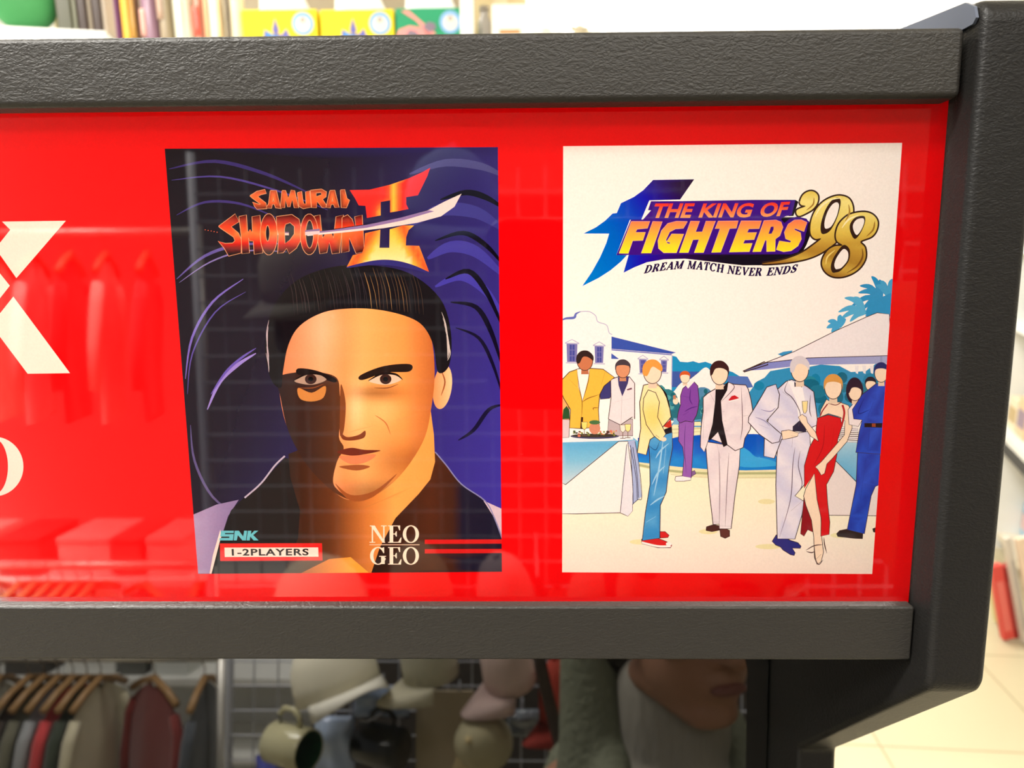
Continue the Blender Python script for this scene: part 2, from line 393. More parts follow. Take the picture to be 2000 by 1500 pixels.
# serif capitals built from stems, hairlines and bowls; unit height, y up
def _rect(x0, x1, y0, y1): return [(x0, y0), (x1, y0), (x1, y1), (x0, y1)]
def _arc(cx, cy, rx, ry, a0, a1, n=14): return [(cx + rx * math.cos(math.radians(a0 + (a1 - a0) * k / n)), cy + ry * math.sin(math.radians(a0 + (a1 - a0) * k / n))) for k in range(n + 1)]
def _sf(x, y, w=.34, h=.045): return _rect(x - w / 2, x + w / 2, y - (h if y > .5 else 0), y + (0 if y > .5 else h))
K, T_ = .19, .07
def _ring(cx, rx, a0=0, a1=360):
    o = _arc(cx, .5, rx, .515, a0, a1, 26); i = _arc(cx, .5, rx - K * .95, .46, a1, a0, 26)
    return [o + i]
GLYPH = {
 'N': (.92, [_rect(.12, .12 + T_, 0, 1), [(.06, 1), (.28, 1), (.84, 0), (.70, 0)], _rect(.73, .73 + T_, 0, 1), _sf(.155, 0, .3), _sf(.12, 1, .2), _sf(.765, 1, .3)]),
 'E': (.76, [_rect(.12, .12 + K, 0, 1), _rect(.04, .68, .955, 1), _rect(.04, .72, 0, .045), _rect(.2, .5, .485, .53), [(.68, 1), (.68, .72), (.64, .72), (.55, .96)], [(.72, 0), (.75, .3), (.71, .3), (.58, .04)], [(.5, .36), (.5, .66), (.46, .66), (.40, .53), (.40, .485), (.46, .36)]]),
 'O': (.92, _ring(.46, .43)), 'G': (.92, [_arc(.46, .5, .43, .515, 48, 345, 24) + _arc(.46, .5, .43 - K * .95, .46, 345, 48, 24), _rect(.62, .62 + K, .03, .45), _sf(.70, .45, .36), [(.78, 1.0), (.78, .66), (.74, .66), (.60, .93)]]),
 'D': (.90, [_rect(.12, .12 + K, 0, 1), _rect(.04, .4, .955, 1), _rect(.04, .4, 0, .045), _arc(.38, .5, .46, .5, -90, 90, 16) + _arc(.38, .5, .46 - K, .455, 90, -90, 16)]),
 'R': (.90, [_rect(.12, .12 + K, 0, 1), _rect(.04, .45, .955, 1), _sf(.215, 0, .36), _arc(.42, .74, .30, .26, -90, 90, 12) + _arc(.42, .74, .30 - K * .9, .215, 90, -90, 12), _rect(.2, .45, .48, .525), [(.36, .5), (.58, .5), (.90, 0), (.64, 0)]]),
 'A': (.92, [[(.42, 1), (.52, 1), (.18, 0), (.11, 0)], [(.38, 1), (.56, 1), (.88, 0), (.66, 0)], _rect(.24, .70, .29, .345), _sf(.13, 0, .26), _sf(.77, 0, .32)]),
 'M': (1.12, [_rect(.13, .13 + T_, 0, 1), [(.06, 1), (.30, 1), (.62, .0), (.54, 0)], [(.86, 1), (.92, 1), (.60, 0), (.54, 0)], _rect(.82, .82 + K, 0, 1), _sf(.165, 0, .28), _sf(.915, 0, .34), _sf(.10, 1, .2), _sf(.97, 1, .22)]),
 'T': (.82, [_rect(.32, .32 + K, 0, 1), _rect(.04, .79, .955, 1), [(.04, 1), (.04, .70), (.08, .70), (.18, .96)], [(.79, 1), (.79, .70), (.75, .70), (.65, .96)], _sf(.415, 0, .36)]),
 'C': (.88, [_arc(.46, .5, .43, .515, 45, 318, 24) + _arc(.46, .5, .43 - K * .95, .46, 318, 45, 24), [(.80, 1.0), (.80, .64), (.76, .64), (.62, .93)]]),
 'H': (.98, [_rect(.12, .12 + K, 0, 1), _rect(.67, .67 + K, 0, 1), _rect(.2, .7, .485, .535), _sf(.215, 0), _sf(.215, 1), _sf(.765, 0), _sf(.765, 1)]),
 'V': (.90, [[(.10, 1), (.30, 1), (.56, 0), (.42, 0)], [(.76, 1), (.83, 1), (.50, 0), (.44, 0)], _sf(.20, 1, .32), _sf(.79, 1, .24)]),
 'S': (.70, [[(.60, .98), (.60, .68), (.56, .68), (.46, .90), (.33, .955), (.22, .90), (.20, .78), (.30, .66), (.52, .54), (.64, .38), (.63, .18), (.50, .02), (.32, -.02), (.18, .03), (.11, .0), (.07, .0), (.07, .33), (.11, .33), (.22, .10), (.36, .045), (.48, .11), (.49, .24), (.40, .35), (.18, .48), (.06, .64), (.08, .84), (.20, .98), (.34, 1.02), (.48, .97), (.56, .99)]]),
}
def SERIF(s, place, col, gap=.03, bold=0.0):                              # place(u 0..1 along, v 0..1 up) -> photo point
    tot = sum(GLYPH[c][0] if c != ' ' else .42 for c in s) + gap * (len(s) - 1); x = 0
    for c in s:
        if c != ' ':
            w, polys = GLYPH[c]
            for pl in polys:
                q = [place((x + a) / tot, b) for a, b in pl]
                S(q, col)
                if bold: OUT(q, bold, col)
        x += (GLYPH[c][0] if c != ' ' else .42) + gap
def quadmap(bl, br, tr, tl):
    bl, br, tr, tl = (np.array(q, float) for q in (bl, br, tr, tl))
    return lambda u, v: (1 - u) * (1 - v) * bl + u * (1 - v) * br + u * v * tr + (1 - u) * v * tl

# ---- red ground, big letters
cur[0] = 'red'
def plane_px(X, Z):                       # photo position of a point of the sheet (y = 0)
    d = np.array([X, 0, Z]) - CAM; w = d @ FL_
    return (1000 + F_PX * (d @ RL_) / w, 750 - F_PX * (d @ UL_) / w)
SHEET = [plane_px(XL + .001, Z0 + .0315), plane_px(XR - .0004, Z0 + .0315), plane_px(XR - .0004, Z0 - .0680), plane_px(XL + .001, Z0 - .0680)]
S(SHEET, (232, 4, 10))
cur[0] = 'logo'
CRM = (255, 236, 220)
S([(10, 632), (322, 628), (80, 908), (-22, 763), (50, 672)], CRM, ZX)
S([(65, 998), (342, 1372), (135, 1375), (-44, 1136)], CRM, ZX)
S([(48, 945), (-205, 630), (-470, 632), (-180, 955), (-540, 1378), (-290, 1376)], CRM, ZX)
a = np.linspace(0, 2 * PI, 48, endpoint=False)
S(np.stack([-33 + 165 * np.cos(a), 667 + 168 * np.sin(a)], 1), CRM, ZO, holes=[np.stack([-33 + 78 * np.cos(a), 667 + 157 * np.sin(a)], 1)])

# ---- picture with the portrait
cur[0] = 'portrait_picture'
PA = [(321.7, 290.5), (972.5, 287.3), (980.3, 1116.8), (387, 1121)]
S(PA, lambda P: ramp([(0, (20, 14, 24)), (.35, (24, 17, 34)), (.62, (40, 34, 96)), (1, (58, 50, 158))])(np.clip((P[:, 0] - 330) / 900 + (P[:, 1] - 300) / 2300, 0, 1)), grid=45)
CL = PA                                   # clip everything below to the picture later
rnd = random.Random(4)
# sweeping brush strokes on the ground
for pts, w, c in [
    ([(330, 330), (420, 315), (520, 340), (610, 380)], 7, (52, 44, 110)), ([(335, 352), (430, 345), (540, 372), (640, 410)], 4, (70, 62, 140)),
    ([(345, 420), (400, 395), (470, 398), (540, 425)], 5, (58, 50, 120)), ([(345, 545), (400, 500), (470, 478), (560, 476)], 6, (90, 84, 160)),
    ([(350, 552), (410, 512), (480, 490), (560, 492)], 3, (120, 114, 180)), ([(362, 740), (375, 660), (415, 590), (475, 545)], 5, (110, 100, 190)),
    ([(366, 770), (376, 690), (420, 610), (480, 570)], 3, (84, 76, 160)), ([(372, 830), (380, 900), (415, 970), (470, 1010)], 5, (84, 80, 130)),
    ([(405, 800), (430, 745), (465, 712), (500, 690)], 8, (140, 130, 210)), ([(412, 770), (440, 728), (470, 700), (500, 680)], 5, (96, 84, 180))]:
    LN(pts, w, c, taper=True)
for pts, w, c in [
    ([(800, 440), (860, 410), (930, 415), (985, 450)], 26, (58, 58, 140)), ([(835, 505), (880, 482), (930, 492), (985, 540)], 24, (62, 60, 160)),
    ([(850, 560), (900, 540), (945, 565), (985, 620)], 18, (64, 60, 170)), ([(800, 340), (870, 318), (940, 325), (985, 345)], 16, (70, 72, 130)),
    ([(860, 390), (910, 376), (950, 386), (985, 408)], 12, (14, 12, 22)), ([(850, 470), (905, 455), (950, 480), (985, 520)], 10, (14, 12, 26)),
    ([(870, 545), (915, 530), (950, 570), (982, 640)], 11, (14, 12, 30)), ([(880, 590), (930, 600), (960, 650), (982, 720)], 10, (16, 12, 36)),
    ([(890, 640), (935, 660), (962, 710), (984, 780)], 7, (18, 14, 44)), ([(895, 860), (925, 840), (955, 800), (984, 790)], 8, (20, 16, 52))]:
    LN(pts, w, c, taper=True)
# dark garment with pale shoulders
S([(150, 1172), (270, 1120), (385, 1095), (330, 1180), (285, 1320), (250, 1475), (175, 1475)], lambda P: lerp((160, 150, 190), (128, 118, 165), (P[:, 0] - 150) / 200), ZB)
S([(235, 1475), (252, 1380), (290, 1250), (300, 1300), (262, 1475)], (238, 222, 212), ZB)
S([(1610, 1085), (1745, 1145), (1745, 1300), (1690, 1180)], (205, 190, 205), ZB)
S([(405, 1090), (500, 1010), (620, 880), (760, 900), (1000, 1150), (1300, 1020), (1395, 850), (1440, 900), (1520, 1010), (1640, 1095), (1700, 1190), (1745, 1300), (1745, 1475), (245, 1475), (290, 1300), (345, 1150)],
  lambda P: ramp([(0, (20, 16, 20)), (.5, (30, 20, 18)), (.75, (78, 40, 22)), (.84, (60, 32, 22)), (.86, (28, 24, 44)), (1, (24, 22, 44))])((P[:, 0] - 245) / 1500), ZB, grid=20)
LN([(415, 1085), (500, 1010), (570, 920), (622, 870)], 3.2, (176, 174, 196), ZB)
LN([(1395, 850), (1450, 915), (1530, 1015), (1650, 1100), (1700, 1190), (1745, 1310)], 2.4, (130, 134, 180), ZB)
# neck
S([(640, 860), (900, 760), (1372, 640), (1388, 760), (1394, 900), (1370, 990), (1310, 1065), (1190, 1190), (1110, 1340), (1065, 1475), (615, 1475), (690, 1290), (700, 1150), (650, 980)],
  lambda P: ramp([(0, (44, 26, 18)), (.30, (96, 54, 28)), (.52, (196, 118, 52)), (.72, (246, 170, 84)), (1, (240, 160, 76))])((P[:, 0] - 640) / 760), ZB, sm=False, grid=14)
S([(700, 1475), (850, 1400), (960, 1390), (1060, 1475)], lambda P: lerp((150, 80, 30), (250, 165, 60), (P[:, 0] - 700) / 260), ZB)
# ear, plain oval face lit from one side
EL((1432, 515), (48, 115), lambda P: lerp((222, 150, 88), (246, 204, 150), (P[:, 0] - 1390) / 90), ZB, rot=8)
LN([(1425, 430), (1445, 490), (1425, 560)], 3, (150, 84, 44), ZB, taper=True)
FACE = [(590, 320), (640, 160), (780, 70), (1000, 40), (1240, 80), (1360, 220), (1392, 430), (1372, 640), (1330, 800), (1215, 970), (1080, 1075), (960, 1098), (870, 1050), (740, 920), (640, 740), (594, 540)]
def SKINF(P):
    x, y = P[:, 0], P[:, 1]
    c = ramp([(0, (214, 130, 84)), (.28, (248, 174, 122)), (.42, (236, 158, 92)), (.55, (240, 178, 102)), (.8, (234, 156, 78)), (1, (186, 104, 48))])((x - 590) / 800)
    g = lambda cx, cy, rx, ry: np.exp(-((x - cx) / rx) ** 2 - ((y - cy) / ry) ** 2)
    c = c + np.outer(g(985, 620, 42, 130), (22, 38, 44)) + np.outer(g(830, 220, 120, 130), (14, 14, 20)) + np.outer(g(1130, 640, 90, 70), (14, 22, 22)) - np.outer(g(1240, 900, 160, 90), (46, 40, 26)) - np.outer(g(1090, 545, 130, 34), (70, 60, 40)) - np.outer(g(1080, 1060, 200, 60), (70, 58, 36))
    return c
S(FACE, SKINF, ZB, sm=True, grid=9)
S([(575, 470), (680, 440), (800, 440), (890, 470), (905, 560), (915, 640), (900, 770), (925, 830), (890, 900), (870, 1000), (900, 1050), (970, 1100), (870, 1052), (740, 922), (640, 742), (594, 542)],
  lambda P: ramp([(0, (40, 26, 26)), (.5, (58, 38, 30)), (1, (90, 54, 30))])((P[:, 0] - 590) / 330), ZB, sm=True, grid=14)
S([(690, 520), (760, 545), (830, 510), (820, 570), (760, 590), (700, 575)], (196, 134, 66), ZB, sm=True)
# plain features
S([(1010, 455), (1130, 408), (1265, 398), (1262, 436), (1140, 442), (1020, 480)], (34, 22, 18), ZB, sm=True)
S([(690, 420), (780, 430), (880, 470), (875, 492), (780, 462), (690, 452)], (26, 18, 18), ZB, sm=True)
for cx, sh in ((1140, 1.0), (755, .75)):
    S([(cx - 85, 482), (cx - 20, 450), (cx + 50, 452), (cx + 80, 478), (cx + 20, 502), (cx - 40, 500)], tuple(sh * v for v in (222, 196, 168)), ZB, sm=True)
    EL((cx, 475), (30, 26), (52, 30, 24), ZB); EL((cx, 475), (13, 12), (14, 10, 10), ZB)
    LN([(cx - 90, 484), (cx - 20, 448), (cx + 50, 450), (cx + 88, 478)], 4.5, (24, 14, 12), ZB, taper=True)
    LN([(cx - 60, 520), (cx + 10, 520), (cx + 66, 500)], 2, (130, 76, 40), ZB, taper=True)
S([(910, 500), (935, 600), (925, 740), (905, 762), (905, 640)], (122, 70, 36), ZB, sm=True)
S([(905, 745), (940, 772), (1000, 762), (1035, 740), (1030, 775), (975, 790), (920, 785)], (120, 62, 34), ZB, sm=True)
S([(890, 850), (960, 828), (1030, 838), (1115, 842), (1030, 862), (960, 868)], (104, 44, 30), ZB, sm=True)
S([(900, 872), (980, 868), (1090, 862), (1040, 902), (960, 912)], (220, 130, 84), ZB, sm=True)
S([(900, 925), (1000, 915), (1060, 925), (990, 945)], (150, 84, 44), ZB, sm=True)
LN([(1085, 660), (1140, 700), (1165, 760)], 2.2, (190, 110, 56), ZB, taper=True)
S([(880, 1010), (960, 1070), (1080, 1050), (1200, 960), (1080, 1078), (960, 1100)], (150, 84, 40), ZB, sm=True)
# short neat hair
S([(548, 470), (520, 300), (560, 110), (680, -30), (860, -100), (1060, -110), (1260, -70), (1420, 60), (1475, 230), (1468, 400), (1410, 440), (1385, 300), (1330, 200), (1240, 150), (1100, 118), (960, 112), (820, 132), (700, 200), (640, 300), (612, 440), (600, 520)], (20, 17, 22), ZB, sm=True)
for k in range(34):                      # fine strands of the combed hair
    x = 660 + 20 * k + rnd.uniform(-6, 6); top = -40 - 50 * math.sin((x - 600) / 800 * PI) + rnd.uniform(-20, 30)
    LN([(x - 24, top), (x + 2, top + 90), (x + 14, 112 + 46 * ((x - 1000) / 380) ** 2)], rnd.uniform(.8, 1.8), rnd.choice([(44, 38, 44), (56, 48, 50), (40, 32, 34)]) if x < 1040 else rnd.choice([(104, 82, 54), (66, 52, 42), (146, 118, 72), (50, 40, 36)]), ZB, taper=True)
for k in range(6):
    LN([(1428 + 6 * k, 130 + 30 * k), (1452 + 4 * k, 210 + 26 * k), (1458, 330 + 10 * k)], 1.8, (200, 196, 190), ZB, taper=True)
    LN([(540 - 3 * k, 170 + 34 * k), (528 + 2 * k, 250 + 30 * k), (540, 360 + 16 * k)], 1.8, (176, 170, 178), ZB, taper=True)
# title lettering
cur[0] = 'portrait_title'
RED = ramp([(460, (60, 16, 14)), (520, (120, 26, 16)), (590, (206, 48, 24)), (680, (240, 128, 62)), (740, (232, 90, 44)), (790, (206, 34, 22)), (850, (110, 26, 20)), (920, (24, 14, 20))])
ORG = ramp([(180, (150, 66, 34)), (250, (240, 116, 58)), (320, (236, 104, 50)), (390, (110, 48, 30))])
def LET(pts, f, holes=(), ow=1.5, oc=(214, 158, 110)):
    for l in [pts] + list(holes): OUT(l, ow * 1.6, oc, ZJ)
    S(pts, lambda P: f(P[:, 1]), ZJ, holes=holes)
LET([(520, 250), (600, 200), (690, 180), (705, 220), (640, 235), (608, 262), (700, 335), (712, 395), (600, 400), (575, 370), (548, 325), (630, 352), (645, 345), (562, 285)], ORG)
LET([(755, 190), (820, 190), (860, 360), (880, 395), (815, 385), (800, 345), (775, 345), (765, 390), (705, 390), (735, 340)], ORG, [[(787, 265), (797, 318), (775, 318)]])
LET([(890, 190), (925, 190), (960, 280), (995, 185), (1030, 190), (1075, 390), (1030, 385), (1005, 290), (975, 375), (955, 375), (925, 290), (915, 385), (870, 385)], ORG)
LET([(1065, 215), (1110, 200), (1130, 335), (1165, 348), (1160, 205), (1200, 190), (1220, 380), (1130, 395), (1085, 370)], ORG)
LET([(1215, 188), (1340, 175), (1395, 205), (1390, 260), (1350, 290), (1410, 382), (1350, 382), (1290, 310), (1280, 385), (1230, 385)], ORG, [[(1275, 215), (1335, 207), (1345, 240), (1280, 262)]])
LET([(1440, 190), (1490, 185), (1540, 385), (1495, 380), (1480, 345), (1450, 348), (1440, 385), (1395, 385)], ORG, [[(1466, 262), (1476, 316), (1456, 316)]])
LET([(1560, 185), (1605, 180), (1630, 280), (1660, 300), (1640, 350), (1625, 385), (1570, 385)], ORG)
LET([(1260, 485), (1320, 470), (1350, 740), (1400, 660), (1450, 660), (1480, 740), (1510, 490), (1590, 470), (1570, 660), (1545, 905), (1465, 915), (1430, 780), (1400, 900), (1325, 915), (1290, 700)], RED)
LET([(1580, 500), (1640, 470), (1690, 520), (1740, 640), (1725, 490), (1805, 470), (1830, 890), (1740, 910), (1660, 730), (1655, 885), (1575, 905)], RED)
# two-bar numeral
TT = lambda P: lerp((236, 46, 40), (252, 200, 66), np.maximum(np.exp(-((P[:, 0] - 715) / 55) ** 2), .9 * np.exp(-((P[:, 0] - 545) / 60) ** 2 - ((P[:, 1] - 700) / 110) ** 2)))
S([(150, 400), (400, 395), (650, 335), (900, 250), (1080, 170), (1175, 115), (1140, 220), (1020, 465), (870, 490), (870, 580), (900, 640), (780, 665), (665, 685), (665, 530), (545, 550), (545, 722), (370, 755), (350, 600), (265, 595), (215, 500)], TT, ZK, grid=9)
def TB(P):
    e = np.minimum(np.abs(P[:, 0] - (330 - (P[:, 1] - 1100) * .55)), np.abs((900 + (P[:, 1] - 1000) * .55) - P[:, 0]))
    c = lerp((238, 84, 40), (252, 206, 70), e / 150)
    return lerp((238, 84, 40), (252, 206, 70), e / 130) * .0 + np.where((e > 150)[:, None], lerp((252, 206, 70), (254, 232, 160), (P[:, 1] - 950) / 350), c)
S([(345, 950), (540, 905), (530, 1135), (655, 1135), (660, 900), (830, 850), (970, 850), (900, 910), (870, 1000), (865, 1105), (1035, 1110), (1160, 1440), (950, 1360), (700, 1310), (450, 1310), (110, 1385), (190, 1230), (310, 1200), (340, 1100)], TB, ZK, grid=9)
LN([(110, 1385), (450, 1325), (700, 1328), (950, 1380), (1160, 1455)], lambda t: 2 + 9 * math.sin(PI * t), (46, 44, 120), ZK)
# blade across the lettering
LN([(870, 532), (1100, 500), (1300, 468), (1480, 430), (1640, 372)], lambda t: 4 + 2 * t, (26, 18, 34), ZA)
S([(838, 530), (1000, 512), (1200, 482), (1400, 440), (1560, 398), (1660, 345), (1762, 298), (1720, 375), (1640, 432), (1500, 470), (1300, 502), (1100, 524), (850, 548)], (232, 220, 214), ZA)
S([(838, 530), (1000, 512), (1200, 482), (1400, 440), (1570, 396), (1600, 402), (1420, 455), (1200, 500), (1000, 522), (850, 538)], (138, 118, 170), ZA)
S([(650, 522), (740, 524), (740, 544), (655, 542)], (232, 200, 190), ZA); S([(650, 522), (740, 524), (740, 531), (652, 530)], (120, 92, 130), ZA)
LET([(160, 600), (350, 460), (392, 545), (300, 605), (385, 680), (420, 760), (415, 905), (275, 940), (225, 850), (155, 770), (235, 800), (320, 795), (350, 765), (330, 720), (190, 625)], RED)
LET([(395, 490), (475, 470), (490, 670), (520, 640), (550, 670), (545, 490), (630, 475), (650, 660), (665, 905), (570, 920), (560, 770), (520, 765), (500, 730), (510, 905), (430, 915), (420, 700)], RED)
a = np.linspace(0, 2 * PI, 22, endpoint=False)
LET(list(zip(735 + 96 * np.cos(a), 692 + 235 * np.sin(a))), RED, [list(zip(722 + 26 * np.cos(a), 680 + 95 * np.sin(a)))])
LET([(825, 490), (1000, 468), (1080, 520), (1110, 640), (1100, 760), (1050, 850), (970, 912), (940, 850), (900, 900), (840, 912), (850, 690), (832, 640)], RED, [[(912, 630), (925, 575), (980, 555), (1032, 600), (1030, 690), (980, 760), (918, 800)]])
LET(list(zip(1200 + 100 * np.cos(a), 692 + 232 * np.sin(a))), RED, [list(zip(1204 + 48 * np.cos(a), 690 + 165 * np.sin(a)))])
S([(1152, 645), (1320, 628), (1320, 690), (1152, 703)], (214, 200, 204), ZJ); S([(1152, 645), (1320, 628), (1320, 652), (1152, 664)], (120, 100, 150), ZJ)
for k in range(5): EL((5 + 34 * k, 640 + 7 * k), (7, 6), (196, 96, 60), ZJ, n=6)
# maker's marks and player count
cur[0] = 'portrait_caption'
CY = (92, 190, 204)
S([(105, 122), (190, 122), (188, 137), (132, 137), (131, 144), (188, 144), (183, 185), (95, 185), (97, 169), (160, 169), (160, 160), (100, 160)], CY, ZS)
S([(195, 122), (222, 122), (250, 160), (256, 122), (275, 122), (268, 185), (245, 185), (215, 150), (208, 185), (188, 185)], CY, ZS)
S([(280, 122), (303, 122), (300, 145), (322, 122), (348, 122), (315, 150), (350, 185), (318, 185), (296, 160), (292, 185), (272, 185)], CY, ZS)
S([(98, 205), (763, 203), (766, 316), (101, 319)], (222, 38, 36), ZS); S([(128, 232), (738, 231), (740, 291), (130, 293)], (246, 228, 214), ZS)
TX('1-2PLAYERS', [(176, 285), (676, 283), (676, 238), (174, 240)], (24, 14, 14), ZS, offset=.03, spacing=1.12)
SERIF('NEO', quadmap(*ZS([(1072, 200), (1398, 200), (1398, 88), (1072, 88)])), (246, 232, 208))
SERIF('GEO', quadmap(*ZS([(1072, 342), (1398, 342), (1398, 229), (1072, 229)])), (246, 232, 208))
S([(1072, 211), (1398, 211), (1398, 216), (1072, 216)], (226, 200, 170), ZS)
S([(1432, 180), (1945, 178), (1945, 206), (1432, 208)], (206, 30, 30), ZS); S([(1432, 242), (1945, 240), (1945, 267), (1432, 270)], (206, 30, 30), ZS)
# ---- picture with the garden party
cur[0] = 'party_picture'
PB = [(1100, 285.5), (1762, 279), (1703.5, 1121), (1098, 1117.7)]
S(PB, lambda P: ramp([(280, (250, 248, 240)), (860, (252, 252, 246)), (930, (244, 244, 208)), (1010, (246, 244, 218)), (1080, (246, 236, 220)), (1121, (244, 228, 214))])(P[:, 1]), grid=40)
INK = (62, 44, 44)
def shp(pts, col, tf=ZE, w=1.5, sm=False, ink=INK, grid=0):
    S(pts, col, tf, sm=sm, grid=grid)
    if w: OUT(pts, w, ink, tf, sm)
# palms, far trees and hedges
def frond(x, y, L, a0, a1, n, col):
    for k in range(n):
        a = math.radians(a0 + (a1 - a0) * k / max(1, n - 1)); l = L * (.75 + .25 * math.sin(k * 2.3))
        p = [(x, y), (x + .5 * l * math.cos(a), y - .5 * l * math.sin(a) - .10 * l), (x + l * math.cos(a), y - l * math.sin(a) + .16 * l)]
        LN(p, lambda t: 1.5 + 9 * math.sin(PI * min(1, t * .94 + .06)), col)
frond(1722, 585, 62, 95, 215, 9, (42, 150, 208)); frond(1735, 580, 46, 60, 130, 5, (64, 166, 216)); frond(1690, 612, 60, 120, 200, 6, (84, 178, 222)); frond(1640, 640, 32, 60, 200, 6, (74, 170, 220))
S([(1700, 590), (1745, 570), (1745, 618), (1690, 618)], (42, 150, 208))
TREE = (34, 146, 200)
S([(605, 312), (630, 318), (650, 345), (690, 348), (720, 342), (750, 352), (785, 345), (815, 356), (840, 380), (880, 385), (930, 400), (980, 430), (980, 520), (605, 520)], TREE, ZE)
S([(605, 396), (770, 398), (740, 430), (640, 480), (605, 480)], (64, 92, 168), ZE, ); S([(900, 420), (1010, 424), (1040, 480), (910, 500)], (84, 118, 190), ZE)
S([(628, 490), (660, 455), (700, 440), (740, 410), (790, 375), (830, 430), (830, 520), (628, 520)], (246, 246, 242), ZE, sm=True)
for i, (cx, cy, rx, ry, c) in enumerate([(520, 520, 60, 60, (58, 142, 150)), (580, 560, 60, 70, (46, 124, 138)), (610, 600, 45, 60, (40, 112, 130)), (690, 520, 30, 50, (70, 130, 176)), (770, 540, 60, 60, (82, 138, 178)), (790, 590, 50, 60, (52, 120, 140)), (740, 620, 60, 50, (46, 116, 134))]):
    EL((cx, cy), (rx, ry), c, ZE, n=18)
S([(1010, 520), (1060, 450), (1100, 430), (1130, 395), (1240, 375), (1340, 372), (1400, 360), (1500, 368), (1560, 400), (1640, 395), (1700, 350), (1760, 360), (1760, 640), (1000, 640)], (52, 146, 196), ZE)
for k in range(26):
    EL((rnd.uniform(1050, 1700), rnd.uniform(430, 600)), (rnd.uniform(22, 48), rnd.uniform(20, 40)), rnd.choice([(34, 120, 150), (30, 132, 176), (58, 156, 200), (26, 106, 136), (44, 138, 160)]), ZE, n=12)
for k in range(30):
    EL((rnd.choice([rnd.uniform(480, 620), rnd.uniform(735, 800)]), rnd.uniform(500, 640)), (rnd.uniform(8, 20), rnd.uniform(8, 16)), rnd.choice([(34, 104, 118), (88, 168, 170), (44, 126, 150)]), ZE, n=9)
for x0 in (1580, 1620, 1660): S([(x0, 366), (x0 + 22, 366), (x0 + 18, 410), (x0 + 6, 405)], (236, 236, 238), ZE)
S([(1170, 305), (1200, 292), (1250, 285), (1235, 308), (1200, 318)], (60, 150, 206), ZE)
# house with blue roof
WH, EDG = (246, 246, 244), (176, 182, 214)
S([(8, 150), (30, 110), (90, 95), (110, 80), (160, 75), (200, 100), (212, 130), (260, 150), (272, 190), (290, 200), (290, 440), (8, 440)], WH, ZE)
LN([(8, 130), (40, 115), (85, 110), (95, 90), (120, 78)], 5, (92, 110, 190), ZE, taper=True)
LN([(120, 78), (165, 78), (200, 100), (212, 132), (258, 150), (272, 190), (288, 200)], 1.6, EDG, ZE)
S([(285, 270), (608, 305), (606, 470), (285, 470)], WH, ZE); LN([(607, 308), (605, 470)], 1.6, EDG, ZE)
S([(580, 318), (1278, 492), (1232, 506), (580, 452)], (58, 86, 178), ZL); LN([(580, 462), (1232, 516)], 2.2, (96, 112, 190), ZL); S([(578, 500), (662, 562), (578, 560)], (66, 92, 180), ZL)
for x0, y0, w, h in ((92, 395, 118, 200), (396, 420, 100, 185), (880, 565, 80, 150), (1115, 575, 68, 130)):
    S([(x0, y0), (x0 + w, y0 + 6), (x0 + w - 8, y0 + h), (x0 + 6, y0 + h)], (120, 122, 182), ZL)
    for i in range(2):
        for j in range(3):
            a, b = x0 + w * (.28 + .26 * i), y0 + 12 + (h - 14) * j / 3
            S([(a, b), (a + w * .2, b), (a + w * .2, b + h / 3 - 12), (a, b + h / 3 - 12)], (70, 78, 158), ZL)
    LN([(x0 - 16, y0 - 8), (x0 + w * .5, y0 - 44), (x0 + w + 16, y0 - 4)], 1.6, EDG, ZL, sm=False); LN([(x0 - 16, y0 - 4), (x0 + w + 18, y0)], 2, EDG, ZL); LN([(x0 - 8, y0 + h + 8), (x0 + w + 12, y0 + h + 10)], 2, EDG, ZL)
# pool and its rim
S([(560, 670), (760, 665), (790, 700), (800, 740), (560, 760)], (238, 236, 190), ZE)
LN([(600, 690), (640, 640), (720, 660), (760, 655), (765, 690), (640, 690)], 3, (92, 160, 208), ZE, sm=False); S([(615, 645), (720, 660), (722, 682), (615, 680)], (120, 182, 218), ZE)
LN([(600, 706), (760, 700)], 3, (206, 208, 160), ZE); LN([(600, 726), (770, 716)], 2.5, (214, 216, 170), ZE)
S([(425, 750), (560, 765), (640, 745), (760, 735), (1040, 730), (1150, 735), (1170, 920), (1000, 924), (800, 918), (640, 905), (425, 880)], lambda P: ramp([(730, (12, 84, 196)), (820, (16, 92, 206)), (870, (30, 140, 222)), (920, (24, 128, 214))])(P[:, 1]), ZE, grid=25)
for k in range(16):
    x = rnd.uniform(960, 1140); LN([(x, 870 + rnd.uniform(-20, 40)), (x + 30, 862 + rnd.uniform(-10, 40))], rnd.uniform(2, 5), (70, 176, 232), ZE, taper=True)
S([(960, 800), (1010, 815), (1050, 850), (1100, 860), (1160, 880), (1160, 900), (960, 900)], (58, 168, 230), ZE, sm=True)
S([(425, 880), (640, 905), (800, 918), (1000, 924), (1290, 922), (1290, 962), (1000, 962), (760, 958), (600, 940), (425, 905)], (226, 228, 180), ZE)
LN([(430, 895), (600, 926), (790, 940), (1000, 940), (1290, 938)], 4.5, (176, 184, 132), ZE); LN([(600, 945), (790, 962), (1000, 964), (1290, 962)], 1.2, (206, 204, 150), ZE)
# parasol
S([(985, 395), (1110, 348), (1330, 325), (1765, 312), (1765, 355), (1330, 362), (1105, 386)], lambda P: lerp((122, 132, 206), (168, 176, 214), (P[:, 0] - 985) / 780), ZE)
shp([(985, 396), (1260, 290), (1480, 180), (1640, 108), (1700, 84), (1765, 92), (1775, 312), (1330, 325), (1110, 350)], (240, 238, 240), ZE, 1.4)
LN([(985, 396), (1100, 345), (1120, 360), (990, 400)], 2.2, INK, ZE, sm=False); S([(1715, 316), (1728, 316), (1728, 480), (1718, 480)], (150, 160, 200), ZE)
